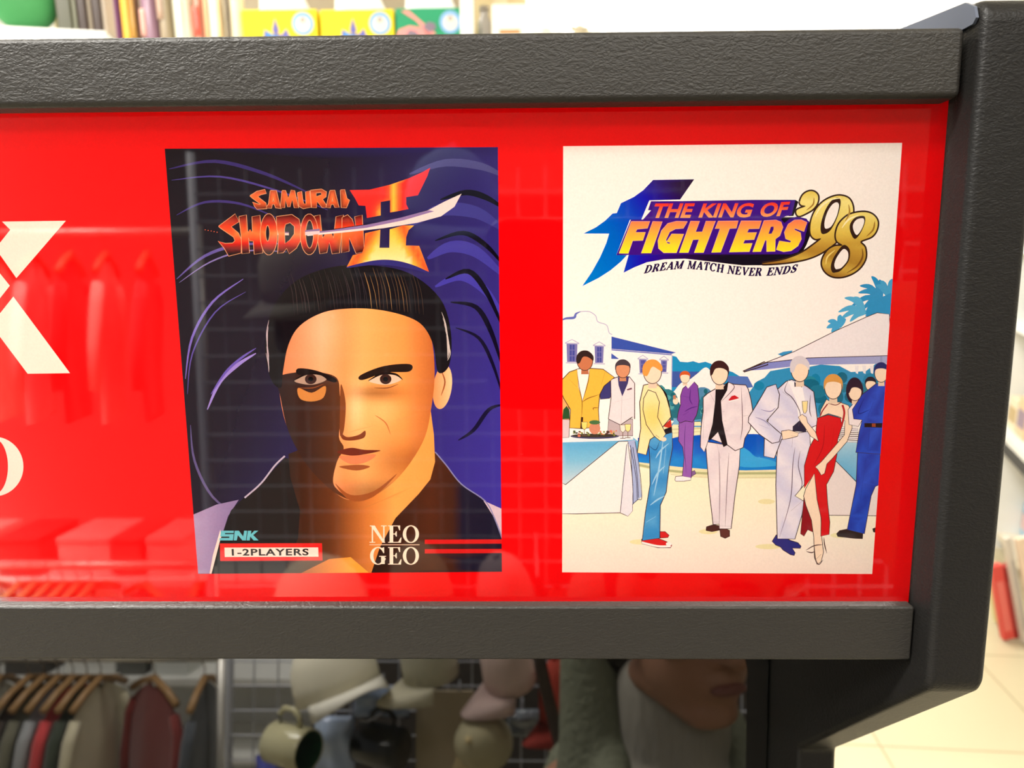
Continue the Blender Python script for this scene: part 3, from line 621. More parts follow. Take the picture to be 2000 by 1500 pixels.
# tables
S([(8, 760), (330, 745), (400, 748), (440, 780), (410, 900), (380, 770), (330, 770), (40, 1000), (8, 985)], lambda P: ramp([(745, (132, 196, 226)), (800, (84, 172, 222)), (880, (128, 196, 226)), (1000, (200, 222, 226))])(P[:, 1]), ZE, grid=30)
S([(8, 752), (330, 742), (400, 748), (400, 760), (320, 766), (8, 775)], (232, 240, 244), ZE)
shp([(40, 1000), (322, 770), (372, 768), (385, 800), (400, 1000), (396, 1140), (372, 1168), (330, 1150), (200, 1153), (100, 1156), (8, 1155), (8, 985)], (246, 244, 238), ZE, 1.4)
S([(372, 768), (410, 762), (430, 900), (445, 1065), (425, 1080), (396, 1105), (400, 1000), (388, 820)], (166, 184, 222), ZE); S([(365, 790), (345, 1000), (335, 1148), (372, 1168), (396, 1140), (396, 1000)], (226, 232, 238), ZE)
for p in ([(366, 785), (345, 1000), (332, 1148)], [(372, 775), (395, 960), (400, 1105)], [(385, 790), (415, 960), (422, 1080)], [(398, 800), (420, 940), (428, 1070)], [(410, 770), (432, 900), (446, 1065), (425, 1080), (396, 1105)]): LN(p, 1.3, (70, 72, 96), ZE)
S([(1470, 770), (1610, 768), (1610, 1000), (1590, 990), (1470, 868)], lambda P: lerp((170, 212, 230), (96, 176, 218), (P[:, 1] - 770) / 160), ZE, grid=30)
S([(1440, 868), (1475, 870), (1590, 990), (1720, 1000), (1720, 1165), (1430, 1165)], (234, 226, 222), ZE); LN([(1478, 872), (1590, 985)], 1.4, INK, ZE); LN([(1440, 1163), (1710, 1166)], 1.2, INK, ZE)
for k in range(9): LN([(1482 + rnd.uniform(0, 14), 690 + 10 * k), (1600, 694 + 10 * k)], 1.6, rnd.choice([(90, 70, 74), (210, 200, 200), (150, 140, 160)]), ZE, sm=False)
# soft ground tone under the guests' feet
for cx, cy, rx in ((440, 1305, 60), (800, 1250, 50), (1120, 1330, 70), (1110, 1090, 45), (1500, 1270, 50)):
    EL((cx, cy), (rx, 14), (234, 230, 176), ZE, n=16)

# guests: plain figures without faces
SK, SK2 = (246, 224, 196), (214, 150, 110)
def head(c, r, skin, hair, tf=ZE, rot=0, turn=0, w=1.3):
    cx, cy = c; rx, ry = r
    S([(cx - rx * .45, cy + ry * .5), (cx + rx * .45, cy + ry * .5), (cx + rx * .5, cy + ry * 1.45), (cx - rx * .5, cy + ry * 1.45)], tuple(v * .93 for v in skin), tf)
    EL(c, (rx * 1.04 + 2, ry * 1.03 + 2), INK, tf, rot); EL(c, (rx, ry), skin, tf, rot)
    S([(cx - rx * 1.12, cy + ry * .15), (cx - rx * 1.1, cy - ry * .6), (cx - rx * .5, cy - ry * 1.12), (cx + rx * .4, cy - ry * 1.14), (cx + rx * 1.1, cy - ry * .6), (cx + rx * 1.1, cy + ry * .1 - turn * ry * .3),
       (cx + rx * (.86 - .3 * turn), cy - ry * .28), (cx + rx * .2, cy - ry * .5), (cx - rx * (.5 - .5 * turn), cy - ry * .42), (cx - rx * (.86 - .35 * turn), cy + ry * (.1 + .3 * turn))], hair, tf, sm=True)
def fold(pts, c, w=1.3, tf=ZE): LN(pts, w, c, tf, taper=True)
# far left guests behind the table
shp([(8, 520), (40, 540), (60, 600), (60, 700), (8, 700)], (240, 176, 110), ZE, 1.1)
shp([(270, 650), (398, 650), (398, 740), (262, 740)], (190, 180, 184), ZE, 1.1); fold([(330, 660), (325, 735)], (120, 108, 116))
shp([(222, 470), (280, 445), (285, 520), (275, 540), (225, 545)], (62, 62, 120), ZE, 1.1)
shp([(280, 440), (320, 425), (380, 425), (408, 460), (408, 650), (395, 640), (332, 682), (268, 650), (282, 540)], (230, 228, 230), ZE)
S([(318, 428), (378, 425), (372, 460), (342, 530), (322, 470)], (66, 62, 112), ZE); fold([(340, 530), (335, 680)], INK); fold([(300, 560), (390, 540)], (180, 176, 190)); S([(365, 492), (392, 483), (394, 492), (370, 498)], (110, 66, 84), ZE)
head((345, 385), (36, 44), SK2, (70, 62, 70), turn=-.6)
shp([(22, 440), (60, 400), (110, 382), (170, 380), (240, 385), (300, 428), (245, 475), (222, 520), (215, 600), (220, 690), (130, 702), (60, 698), (66, 600), (30, 540), (22, 520)], (240, 190, 72), ZE)
S([(102, 385), (168, 382), (160, 440), (130, 555), (108, 480)], (250, 246, 238), ZE); S([(122, 640), (134, 640), (130, 702), (118, 702)], (60, 36, 24), ZE)
for p in ([(100, 388), (112, 480), (128, 560), (124, 650)], [(168, 384), (158, 460), (128, 560)], [(60, 440), (100, 480)], [(220, 520), (160, 540), (130, 560)], [(218, 590), (188, 592), (190, 604)], [(250, 400), (230, 470)]): fold(p, (112, 72, 30), 1.5)
head((143, 342), (40, 48), (196, 122, 84), (52, 38, 36), turn=.4)
# things on the table
shp([(8, 650), (62, 655), (58, 748), (8, 752)], (216, 202, 206), ZE, 1.1); S([(22, 650), (28, 600), (46, 580), (58, 600), (60, 650)], (44, 84, 48), ZE)
EL((195, 742), (130, 14), (70, 74, 110), ZE, n=24); EL((195, 738), (122, 10), (64, 56, 44), ZE, n=24)
for k in range(34): EL((80 + rnd.uniform(0, 230), 735 + rnd.uniform(-22, 6)), (rnd.uniform(4, 9), rnd.uniform(3, 7)), rnd.choice([(120, 130, 60), (206, 170, 100), (90, 52, 40), (60, 90, 50), (214, 120, 90), (40, 34, 30)]), ZE, n=7)
EL((195, 700), (30, 32), (206, 140, 110), ZE, n=14); EL((195, 668), (30, 12), (72, 116, 70), ZE, n=10)
for cx, cy, c in ((140, 690, (246, 226, 120)), (345, 705, (238, 236, 220)), (372, 702, (240, 232, 150))):
    S([(cx - 16, cy - 24), (cx + 16, cy - 24), (cx + 13, cy + 6), (cx + 3, cy + 16), (cx - 3, cy + 16), (cx - 13, cy + 6)], c, ZE); OUT([(cx - 16, cy - 24), (cx + 16, cy - 24), (cx + 13, cy + 6), (cx + 3, cy + 16), (cx - 3, cy + 16), (cx - 13, cy + 6)], 1.0, (110, 90, 70), ZE)
    LN([(cx, cy + 16), (cx, cy + 46)], 1.2, (110, 90, 70), ZE, sm=False); LN([(cx - 14, cy + 48), (cx + 14, cy + 48)], 1.4, (110, 90, 70), ZE, sm=False)
# guest in purple at the back
PU, PU2 = (128, 72, 166), (146, 92, 180)
shp([(690, 1330), (760, 1325), (800, 1310), (860, 1340), (862, 1372), (780, 1384), (690, 1384), (682, 1368)], (246, 242, 240), ZH, 1.1); shp([(860, 1280), (905, 1262), (918, 1300), (870, 1330)], (126, 96, 150), ZH, 1.0)
shp([(728, 720), (900, 690), (892, 860), (878, 1100), (868, 1345), (765, 1325), (785, 1120), (770, 1000), (722, 930)], PU2, ZH, 1.2); fold([(800, 740), (790, 1000), (810, 1300)], (92, 50, 130), 1.3, ZH)
shp([(745, 420), (770, 340), (850, 270), (900, 265), (940, 310), (955, 470), (945, 560), (925, 640), (880, 718), (800, 705), (740, 728), (706, 690), (720, 600), (745, 520)], PU, ZH, 1.3)
for p in ([(860, 340), (850, 460), (880, 520)], [(790, 600), (860, 560), (940, 540)], [(770, 640), (840, 600)], [(760, 420), (840, 440)]): fold(p, (86, 40, 128), 2.0, ZH)
S([(800, 300), (870, 250), (900, 262), (830, 340)], (246, 240, 236), ZH); EL((690, 480), (32, 40), SK, ZH, n=12); S([(660, 420), (690, 410), (694, 460), (664, 460)], (190, 130, 100), ZH)
head((795, 215), (52, 62), SK, (206, 92, 42), ZH, turn=-.5)
# guest in a cream jacket and jeans
shp([(540, 1250), (570, 1250), (592, 1270), (585, 1282), (545, 1285)], (206, 40, 40), ZE, 1.1)
shp([(445, 1290), (530, 1285), (575, 1302), (606, 1322), (600, 1336), (530, 1336), (446, 1314)], (206, 40, 40), ZE, 1.2); LN([(446, 1308), (530, 1328), (600, 1328)], 4, (250, 244, 238), ZE); EL((590, 1316), (16, 10), (250, 244, 238), ZE, n=10)
shp([(480, 745), (608, 722), (610, 800), (592, 900), (576, 1040), (545, 1110), (542, 1285), (448, 1298), (465, 1150), (490, 1000), (488, 850)], lambda P: lerp((52, 140, 206), (84, 164, 218), .5 + .5 * np.sin(P[:, 1] / 23.)), ZE, 1.6, grid=14)
for p in ([(520, 860), (545, 820), (590, 780)], [(500, 1000), (530, 940), (570, 900)], [(490, 1110), (530, 1080), (568, 1060)], [(560, 760), (540, 900), (510, 1060)], [(470, 1200), (520, 1170)], [(575, 800), (560, 940)]): LN(p, 3.2, (150, 206, 238), ZE, taper=True)
for p in ([(482, 790), (520, 815), (540, 770)], [(495, 830), (500, 860)], [(540, 1110), (560, 1080)]): fold(p, (24, 60, 110))
S([(560, 690), (600, 650), (606, 690), (600, 700)], (196, 56, 40), ZE); S([(566, 705), (606, 690), (608, 722), (568, 735)], (34, 26, 30), ZE)
CRJ = lambda P: lerp((246, 236, 180), (242, 218, 120), np.exp(-((P[:, 0] - 500) / 70) ** 2 - ((P[:, 1] - 640) / 90) ** 2))
shp([(455, 470), (520, 455), (556, 490), (590, 560), (602, 640), (560, 690), (520, 740), (490, 760), (470, 842), (422, 830), (440, 700), (435, 560)], CRJ, ZE, 1.7, grid=14)
shp([(480, 495), (520, 510), (540, 560), (530, 640), (560, 700), (574, 730), (545, 768), (510, 740), (470, 680), (452, 600), (456, 540)], CRJ, ZE, 1.4, grid=14)
LN([(545, 480), (575, 520), (592, 590)], 3, (30, 24, 26), ZE, taper=True); S([(500, 455), (540, 480), (556, 500), (530, 470)], (150, 56, 60), ZE); EL((562, 758), (16, 12), SK, ZE, n=10); fold([(520, 735), (540, 750)], (120, 96, 60), 4)
head((503, 402), (46, 58), SK, (226, 160, 74), turn=.7)
# guest in white with a dark shirt
WS = lambda P: lerp((236, 230, 232), (224, 216, 222), .5 + .5 * np.sin(P[:, 0] / 31. + P[:, 1] / 47.))
shp([(790, 1225), (830, 1212), (862, 1220), (862, 1242), (820, 1250), (788, 1244)], (78, 44, 40), ZE, 1.2); shp([(862, 1240), (890, 1232), (914, 1244), (914, 1275), (890, 1286), (866, 1276)], (96, 54, 48), ZE, 1.2)
shp([(785, 770), (970, 800), (966, 900), (942, 1060), (922, 1235), (860, 1236), (858, 1210), (826, 1212), (806, 1040), (795, 900)], WS, ZE, 1.6, grid=25)
for p in ([(856, 820), (862, 1000), (858, 1230)], [(910, 830), (900, 1000), (890, 1225)], [(862, 1220), (922, 1222)], [(828, 1198), (858, 1200)], [(845, 780), (866, 860)]): fold(p, (120, 104, 110), 1.4)
shp([(1000, 440), (1050, 395), (1140, 340), (1290, 270), (1340, 290), (1480, 300), (1510, 350), (1540, 470), (1560, 600), (1530, 800), (1470, 900), (1450, 1005), (1360, 1040), (1280, 980), (1065, 900), (1015, 1055), (968, 1000), (972, 850), (985, 700), (1000, 600)], WS, ZH, 1.7, grid=40)
shp([(1140, 330), (1200, 352), (1285, 255), (1270, 360), (1200, 480), (1215, 700), (1275, 975), (1228, 1000), (1166, 830), (1072, 930), (1058, 905), (1105, 740), (1135, 480)], (34, 26, 30), ZH, 0)
for p in ([(1080, 400), (1135, 500)], [(1290, 270), (1350, 330), (1200, 490)], [(1430, 330), (1440, 600), (1440, 780), (1420, 920)], [(1450, 650), (1510, 640)], [(1010, 640), (1000, 900)], [(1215, 600), (1240, 600)], [(1235, 705), (1260, 705)], [(1255, 815), (1275, 815)], [(1470, 900), (1520, 830)]): fold(p, (112, 92, 98), 1.6, ZH)
S([(1284, 470), (1320, 425), (1355, 415), (1404, 445), (1395, 452), (1300, 476)], (196, 36, 44), ZH); S([(1290, 482), (1396, 452), (1402, 462), (1290, 492)], (250, 246, 244), ZH)
head((860, 408), (44, 58), SK, (62, 34, 34), turn=0)
# guest in a white dinner jacket
WT = lambda P: lerp((234, 232, 240), (206, 208, 232), .5 + .5 * np.sin(P[:, 0] / 29. - P[:, 1] / 37.))
shp([(645, 915), (700, 925), (800, 975), (880, 1000), (915, 1040), (905, 1060), (820, 1058), (850, 1110), (840, 1138), (800, 1130), (720, 1080), (690, 1045), (640, 1025), (600, 985)], (44, 46, 130), ZG, 1.4)
shp([(1178, 740), (1340, 715), (1345, 800), (1318, 880), (1312, 1000), (1262, 1060), (1312, 1090), (1300, 1160), (1262, 1290), (1168, 1288), (1160, 1000), (1165, 850)], WT, ZE, 1.6, grid=25)
for p in ([(1262, 800), (1250, 900), (1238, 1080), (1180, 1280)], [(1290, 820), (1280, 900), (1300, 1000), (1262, 1060)], [(1250, 740), (1246, 800)], [(1310, 1080), (1240, 1140)]): fold(p, (96, 82, 104), 1.6)
shp([(1215, 450), (1245, 440), (1300, 462), (1330, 480), (1362, 505), (1375, 600), (1385, 680), (1340, 700), (1280, 690), (1190, 760), (1152, 860), (1096, 848), (1100, 740), (1140, 560), (1160, 500)], WT, ZE, 1.7, grid=25)
S([(1225, 445), (1300, 465), (1316, 560), (1300, 640), (1282, 660), (1272, 560)], (248, 246, 246), ZE); S([(1250, 690), (1296, 650), (1322, 660), (1322, 720), (1250, 715)], (34, 34, 62), ZE)
S([(1258, 452), (1280, 466), (1300, 456), (1300, 482), (1280, 472), (1260, 480)], (34, 30, 60), ZE)
for p in ([(1225, 448), (1208, 500), (1250, 540), (1290, 620), (1280, 690)], [(1195, 505), (1250, 545)], [(1345, 520), (1340, 600), (1350, 640)]): fold(p, (82, 70, 86), 1.7)
shp([(1112, 480), (1160, 465), (1180, 520), (1172, 590), (1110, 660), (1160, 705), (1190, 730), (1178, 772), (1140, 780), (1070, 730), (1014, 668), (1016, 640), (1060, 570)], WT, ZE, 1.7, grid=25)
for p in ([(1080, 600), (1130, 610), (1160, 590)], [(1050, 640), (1100, 660), (1130, 690)], [(1070, 680), (1120, 700)]): fold(p, (150, 148, 190), 2)
shp([(1190, 715), (1230, 708), (1282, 724), (1276, 742), (1240, 752), (1196, 760)], SK, ZE, 1.2); fold([(1240, 722), (1280, 730)], INK, 1); fold([(1240, 738), (1274, 742)], INK, 1)
head((1288, 388), (45, 62), SK, (214, 210, 216), turn=.3)
# guest in a red dress
RD = (212, 26, 32)
shp([(1312, 1045), (1360, 1140), (1372, 1260), (1330, 1240), (1310, 1275), (1292, 1262)], (142, 26, 34), ZE, 1.0)
shp([(1375, 920), (1320, 1020), (1308, 1060), (1320, 1110), (1350, 1190), (1362, 1280), (1366, 1390), (1380, 1425), (1402, 1410), (1414, 1360), (1404, 1270), (1400, 1160), (1385, 1090), (1420, 960)], SK, ZE, 1.3)
shp([(1382, 645), (1440, 628), (1505, 645), (1512, 690), (1490, 760), (1486, 840), (1468, 930), (1430, 1000), (1436, 1100), (1448, 1200), (1444, 1265), (1400, 1275), (1402, 1180), (1380, 1080), (1366, 940), (1312, 1020), (1312, 900), (1340, 800), (1372, 740), (1376, 690)], RD, ZE, 1.3)
for p in ([(1420, 680), (1410, 800), (1360, 900)], [(1470, 700), (1450, 850)]): fold(p, (170, 20, 28), 1.6)
shp([(1430, 545), (1455, 560), (1500, 560), (1548, 578), (1566, 625), (1566, 700), (1540, 770), (1462, 860), (1432, 890), (1420, 940), (1402, 950), (1384, 920), (1370, 905), (1400, 880), (1470, 800), (1525, 735), (1528, 660), (1502, 640), (1440, 622), (1394, 640), (1400, 600)], SK, ZE, 1.2)
shp([(1388, 770), (1345, 742), (1312, 690), (1292, 665), (1280, 640), (1300, 625), (1322, 640), (1330, 670), (1372, 720)], SK, ZE, 1.1)
for p in ([(1395, 930), (1400, 948)], [(1408, 930), (1412, 945)]): fold(p, INK, .9)
S([(1300, 558), (1330, 556), (1326, 600), (1318, 618), (1310, 618), (1304, 600)], (244, 228, 160), ZE); OUT([(1300, 556), (1330, 554), (1326, 604), (1318, 620), (1310, 620), (1304, 602)], 1, INK, ZE)
LN([(1515, 575), (1525, 620), (1510, 690)], 4, (176, 40, 44), ZE); LN([(1436, 570), (1410, 605), (1396, 635)], 2.4, (150, 40, 44), ZE); LN([(1440, 566), (1480, 576), (1510, 560)], 1.6, (120, 60, 50), ZE)
for p in ([(1320, 1350), (1365, 1325), (1410, 1320)], [(1366, 1330), (1372, 1400), (1390, 1425), (1412, 1400)], [(1322, 1356), (1350, 1362), (1366, 1356)], [(1416, 1280), (1420, 1320), (1432, 1366)], [(1372, 1400), (1402, 1370)]): fold(p, (88, 62, 56), 2.2)
head((1466, 482), (44, 60), SK, (216, 158, 80), turn=-.4)
# guests at the right edge
shp([(1545, 600), (1580, 560), (1620, 560), (1640, 620), (1600, 690), (1550, 680)], (240, 232, 232), ZE, 1.1)
EL((1580, 500), (46, 72), (44, 28, 48), ZE); head((1582, 505), (34, 46), SK, (44, 28, 48), turn=0); head((1665, 465), (26, 34), SK, (40, 30, 44), turn=-.4)
BL = lambda P: lerp((44, 84, 208), (36, 58, 170), .5 + .5 * np.sin(P[:, 0] / 17. + P[:, 1] / 29.))
shp([(1484, 1262), (1500, 1245), (1545, 1236), (1600, 1255), (1624, 1262), (1622, 1288), (1580, 1286), (1490, 1276)], (50, 36, 36), ZE, 1.3); shp([(1676, 1235), (1692, 1228), (1692, 1256), (1680, 1252)], (50, 36, 36), ZE, 1)
shp([(1596, 820), (1716, 830), (1712, 1000), (1690, 1010), (1668, 1060), (1632, 1262), (1540, 1240), (1560, 1140), (1588, 1000)], BL, ZE, 1.3, grid=14)
shp([(1690, 465), (1750, 452), (1760, 560), (1740, 690), (1722, 838), (1586, 828), (1604, 720), (1620, 655), (1575, 650), (1568, 600), (1620, 520)], BL, ZE, 1.3, grid=14)
S([(1632, 672), (1728, 672), (1726, 696), (1632, 694)], (34, 22, 26), ZE); S([(1672, 674), (1692, 674), (1692, 692), (1672, 692)], (150, 70, 40), ZE)
for p in ([(1630, 540), (1600, 620), (1660, 600)], [(1680, 560), (1650, 640)], [(1660, 700), (1650, 820)], [(1640, 860), (1610, 1080)]): fold(p, (24, 34, 120), 1.6)
head((1722, 405), (34, 48), SK, (38, 46, 110), turn=-.5)

# ---- lettering of the second picture
cur[0] = 'party_title'
BG1 = lambda P: ramp([(-480, (0, 128, 216)), (150, (0, 98, 208)), (420, (6, 66, 200)), (640, (22, 20, 186)), (860, (40, 10, 120)), (1050, (38, 8, 58))])(P[:, 0] * .8 - P[:, 1] * .5)
ONE = [(1125, 130), (1612, 122), (1445, 362), (1080, 372), (985, 600), (850, 602), (690, 1018), (815, 1020), (740, 1100), (620, 1200), (480, 1290), (285, 1388), (400, 1220), (500, 1040), (570, 880), (605, 765), (300, 765), (450, 690), (560, 610), (645, 528), (695, 522), (745, 405), (900, 330), (1010, 250)]
OUT(ONE, 2.6, (250, 252, 255), ZC); S(ONE, BG1, ZC, grid=14)
BAND = lambda P: ramp([(775, (10, 60, 200)), (1000, (30, 14, 180)), (1300, (50, 10, 120)), (1600, (38, 12, 60)), (2000, (22, 14, 30))])(P[:, 0])
S([(860, 600), (1000, 990), (835, 1020), (775, 1228), (900, 1165), (1050, 1105), (1250, 1070), (1500, 1062), (1800, 1095), (1999, 1120), (2180, 1140), (2400, 1140), (2580, 1110), (2780, 1040), (2890, 990), (2940, 900), (2980, 800), (2990, 640), (2930, 588), (2840, 570)], BAND, ZC, grid=14)
SHD = (24, 14, 30)
PUR = (62, 18, 138)
S([(1100, 382), (1500, 380), (2300, 366), (2809, 366), (2825, 388), (2766, 552), (2700, 556), (2640, 590), (1000, 604), (1100, 490), (1064, 488)], PUR, ZC)
S([(2809, 366), (2845, 388), (2786, 556), (2700, 560), (2660, 600), (2650, 580), (2766, 545)], SHD, ZC)
FB = [(862, 600), (1500, 598), (2629, 585), (2679, 640), (2740, 590), (2829, 562), (2940, 588), (2975, 640), (2930, 770), (2910, 890), (2840, 985), (2760, 1010), (1500, 1010), (690, 1020)]
S(FB, PUR, ZC)
S([(2960, 640), (2990, 650), (2960, 800), (2930, 920), (2850, 1010), (2800, 1020), (2870, 960), (2920, 850)], SHD, ZC)
KG = lambda P: ramp([(395, (224, 36, 40)), (480, (238, 92, 56)), (580, (248, 166, 96))])(P[:, 1] + (P[:, 0] - 1100) * .012)
def word(s, x0, x1, yb0, yb1, h, sl, off):
    TX(s, [(x0, yb0), (x1, yb1), (x1 + sl, yb1 - h), (x0 + sl, yb0 - h)], KG, ZC, offset=off)
word('THE', 1092, 1562, 580, 578, 172, 62, .035); word('KING', 1660, 2268, 578, 574, 172, 62, .035); word('OF', 2370, 2690, 572, 556, 172, 60, .035)
FG = lambda P: ramp([(612, (244, 128, 84)), (700, (246, 160, 74)), (800, (244, 190, 60)), (900, (250, 220, 50)), (990, (254, 240, 40))])(P[:, 1])
D_ = 1879
def FL(pts, holes=()):
    OUT(pts, 1.3, (236, 176, 190), ZC); S(pts, FG, ZC, holes=holes, grid=10)
FL([(868, 622), (1088, 622), (1058, 700), (935, 712), (918, 752), (1035, 750), (1003, 845), (882, 850), (830, 1000), (722, 1000)])
FL([(1122, 622), (1232, 622), (1100, 995), (985, 998)])
FL([(1530, 622), (1400, 620), (1300, 645), (1225, 730), (1182, 850), (1190, 940), (1250, 992), (1400, 992), (1487, 770), (1345, 770), (1285, 862), (1327, 868), (1322, 888), (1290, 880), (1275, 840), (1320, 745), (1390, 708), (1482, 702)])
FL([(1570, 618), (1675, 618), (1627, 745), (1708, 745), (1752, 618), (1862, 615), (1720, 990), (1612, 992), (1670, 835), (1595, 838), (1540, 990), (1435, 992)])
FL([(D_ + 18, 618), (D_ + 255, 615), (D_ + 230, 700), (D_ + 150, 705), (D_ + 45, 985), (D_ - 62, 990), (D_ + 40, 707), (D_ - 20, 707)])
FL([(D_ + 290, 615), (D_ + 530, 615), (D_ + 500, 705), (D_ + 378, 708), (D_ + 360, 755), (D_ + 472, 752), (D_ + 440, 835), (D_ + 330, 840), (D_ + 312, 885), (D_ + 420, 880), (D_ + 385, 978), (D_ + 148, 985)])
FL([(D_ + 560, 612), (D_ + 700, 605), (D_ + 760, 628), (D_ + 782, 690), (D_ + 745, 790), (D_ + 692, 830), (D_ + 690, 975), (D_ + 590, 978), (D_ + 590, 845), (D_ + 570, 845), (D_ + 520, 978), (D_ + 425, 982)], [[(D_ + 640, 685), (D_ + 672, 682), (D_ + 672, 715), (D_ + 648, 765), (D_ + 612, 768)]])
FL([(D_ + 1066, 632), (D_ + 1000, 602), (D_ + 920, 605), (D_ + 845, 655), (D_ + 800, 750), (D_ + 815, 825), (D_ + 880, 852), (D_ + 868, 872), (D_ + 740, 852), (D_ + 705, 955), (D_ + 790, 980), (D_ + 880, 968), (D_ + 960, 910), (D_ + 1000, 830), (D_ + 990, 755), (D_ + 918, 722), (D_ + 925, 702), (D_ + 1030, 740)])
# gold year
cur[0] = 'party_year'
GD = lambda P: ramp([(260, (222, 200, 84)), (380, (242, 232, 140)), (560, (236, 220, 116)), (760, (222, 196, 84)), (880, (196, 160, 62)), (1050, (172, 132, 48)), (1160, (206, 176, 74)), (1280, (150, 108, 40))])(P[:, 1] + .25 * (1400 - P[:, 0]) * (P[:, 1] > 900)[...])
APO = [(985, 390), (1020, 310), (1085, 268), (1150, 270), (1195, 315), (1192, 390), (1150, 460), (1080, 510), (970, 555), (946, 490), (1050, 442), (1000, 425)]
NIN = [(1108, 720), (1120, 610), (1170, 490), (1260, 390), (1370, 332), (1470, 318), (1560, 350), (1605, 430), (1608, 530), (1560, 620), (1500, 690), (1450, 760), (1420, 850), (1330, 930), (1200, 1010), (1050, 1066), (850, 1104), (640, 1122), (540, 1120), (750, 1085), (900, 1040), (1020, 985), (1130, 910), (1235, 825), (1170, 828), (1122, 790)]
NH = [(1302, 716), (1272, 700), (1272, 620), (1310, 500), (1370, 410), (1428, 385), (1452, 430), (1422, 560), (1360, 680)]
EI = [(1490, 905), (1422, 850), (1412, 760), (1450, 650), (1540, 560), (1640, 522), (1760, 512), (1850, 545), (1902, 620), (1890, 720), (1830, 800), (1700, 858), (1752, 930), (1760, 1050), (1700, 1160), (1600, 1236), (1480, 1276), (1370, 1270), (1290, 1220), (1248, 1140), (1260, 1050), (1320, 960), (1400, 915)]
E1 = [(1652, 788), (1612, 720), (1612, 650), (1660, 592), (1738, 580), (1746, 640), (1702, 740)]; E2 = [(1400, 1186), (1387, 1130), (1420, 1040), (1500, 940), (1558, 980), (1552, 1080), (1480, 1170), (1430, 1190)]
BR = (54, 34, 26)
for o_, hs in ((APO, []), (NIN, [NH]), (EI, [E1, E2])):
    OUT(o_, 6.5, BR, ZD, True)
    for h in hs: OUT(h, 6, BR, ZD, True)
    S(o_, GD, ZD, sm=True, holes=(), grid=8)
    for h in hs:
        hp = np.array(h, float); c = hp.mean(0); S(c + (hp - c) * 1.30 + np.array([-14, 6]), BR, ZD, sm=True); S(c + (hp - c) * .94, (246, 244, 236), ZD, sm=True)
LN([(1165, 560), (1230, 450), (1350, 365), (1470, 345)], 3.4, (250, 244, 190), ZD, taper=True); LN([(1560, 420), (1570, 520), (1520, 620)], 3.4, (170, 134, 52), ZD, taper=True)
LN([(1480, 700), (1560, 600), (1680, 545)], 3.4, (250, 244, 190), ZD, taper=True); LN([(1720, 940), (1725, 1040), (1660, 1150), (1540, 1230)], 3.6, (122, 84, 34), ZD, taper=True)
LN([(1870, 620), (1850, 720), (1770, 800)], 3.4, (160, 122, 46), ZD, taper=True); LN([(1290, 1130), (1310, 1040), (1400, 960)], 3.2, (236, 214, 120), ZD, taper=True); LN([(1150, 340), (1140, 420), (1060, 490)], 3, (160, 122, 46), ZD, taper=True)
# motto along a shallow wave
cur[0] = 'party_motto'
def motto(s, x0, x1):
    base = lambda x: np.interp(x, [1000, 1250, 1480, 1750, 2000, 2240, 2420, 2620, 2840], [1238, 1198, 1176, 1196, 1236, 1262, 1266, 1252, 1216])
    def place(u, v):
        x = x0 + (x1 - x0) * u; b = base(x); sl = (base(x + 20) - base(x - 20)) / 40
        return tuple(ZC([(x + 26 * v - 92 * v * sl * .6, b - 92 * v)])[0])
    SERIF(s, place, (34, 16, 66), gap=.07, bold=1.1)
motto('DREAM', 1012, 1470); motto('MATCH', 1526, 1955); motto('NEVER', 2000, 2405); motto('ENDS', 2462, 2815)

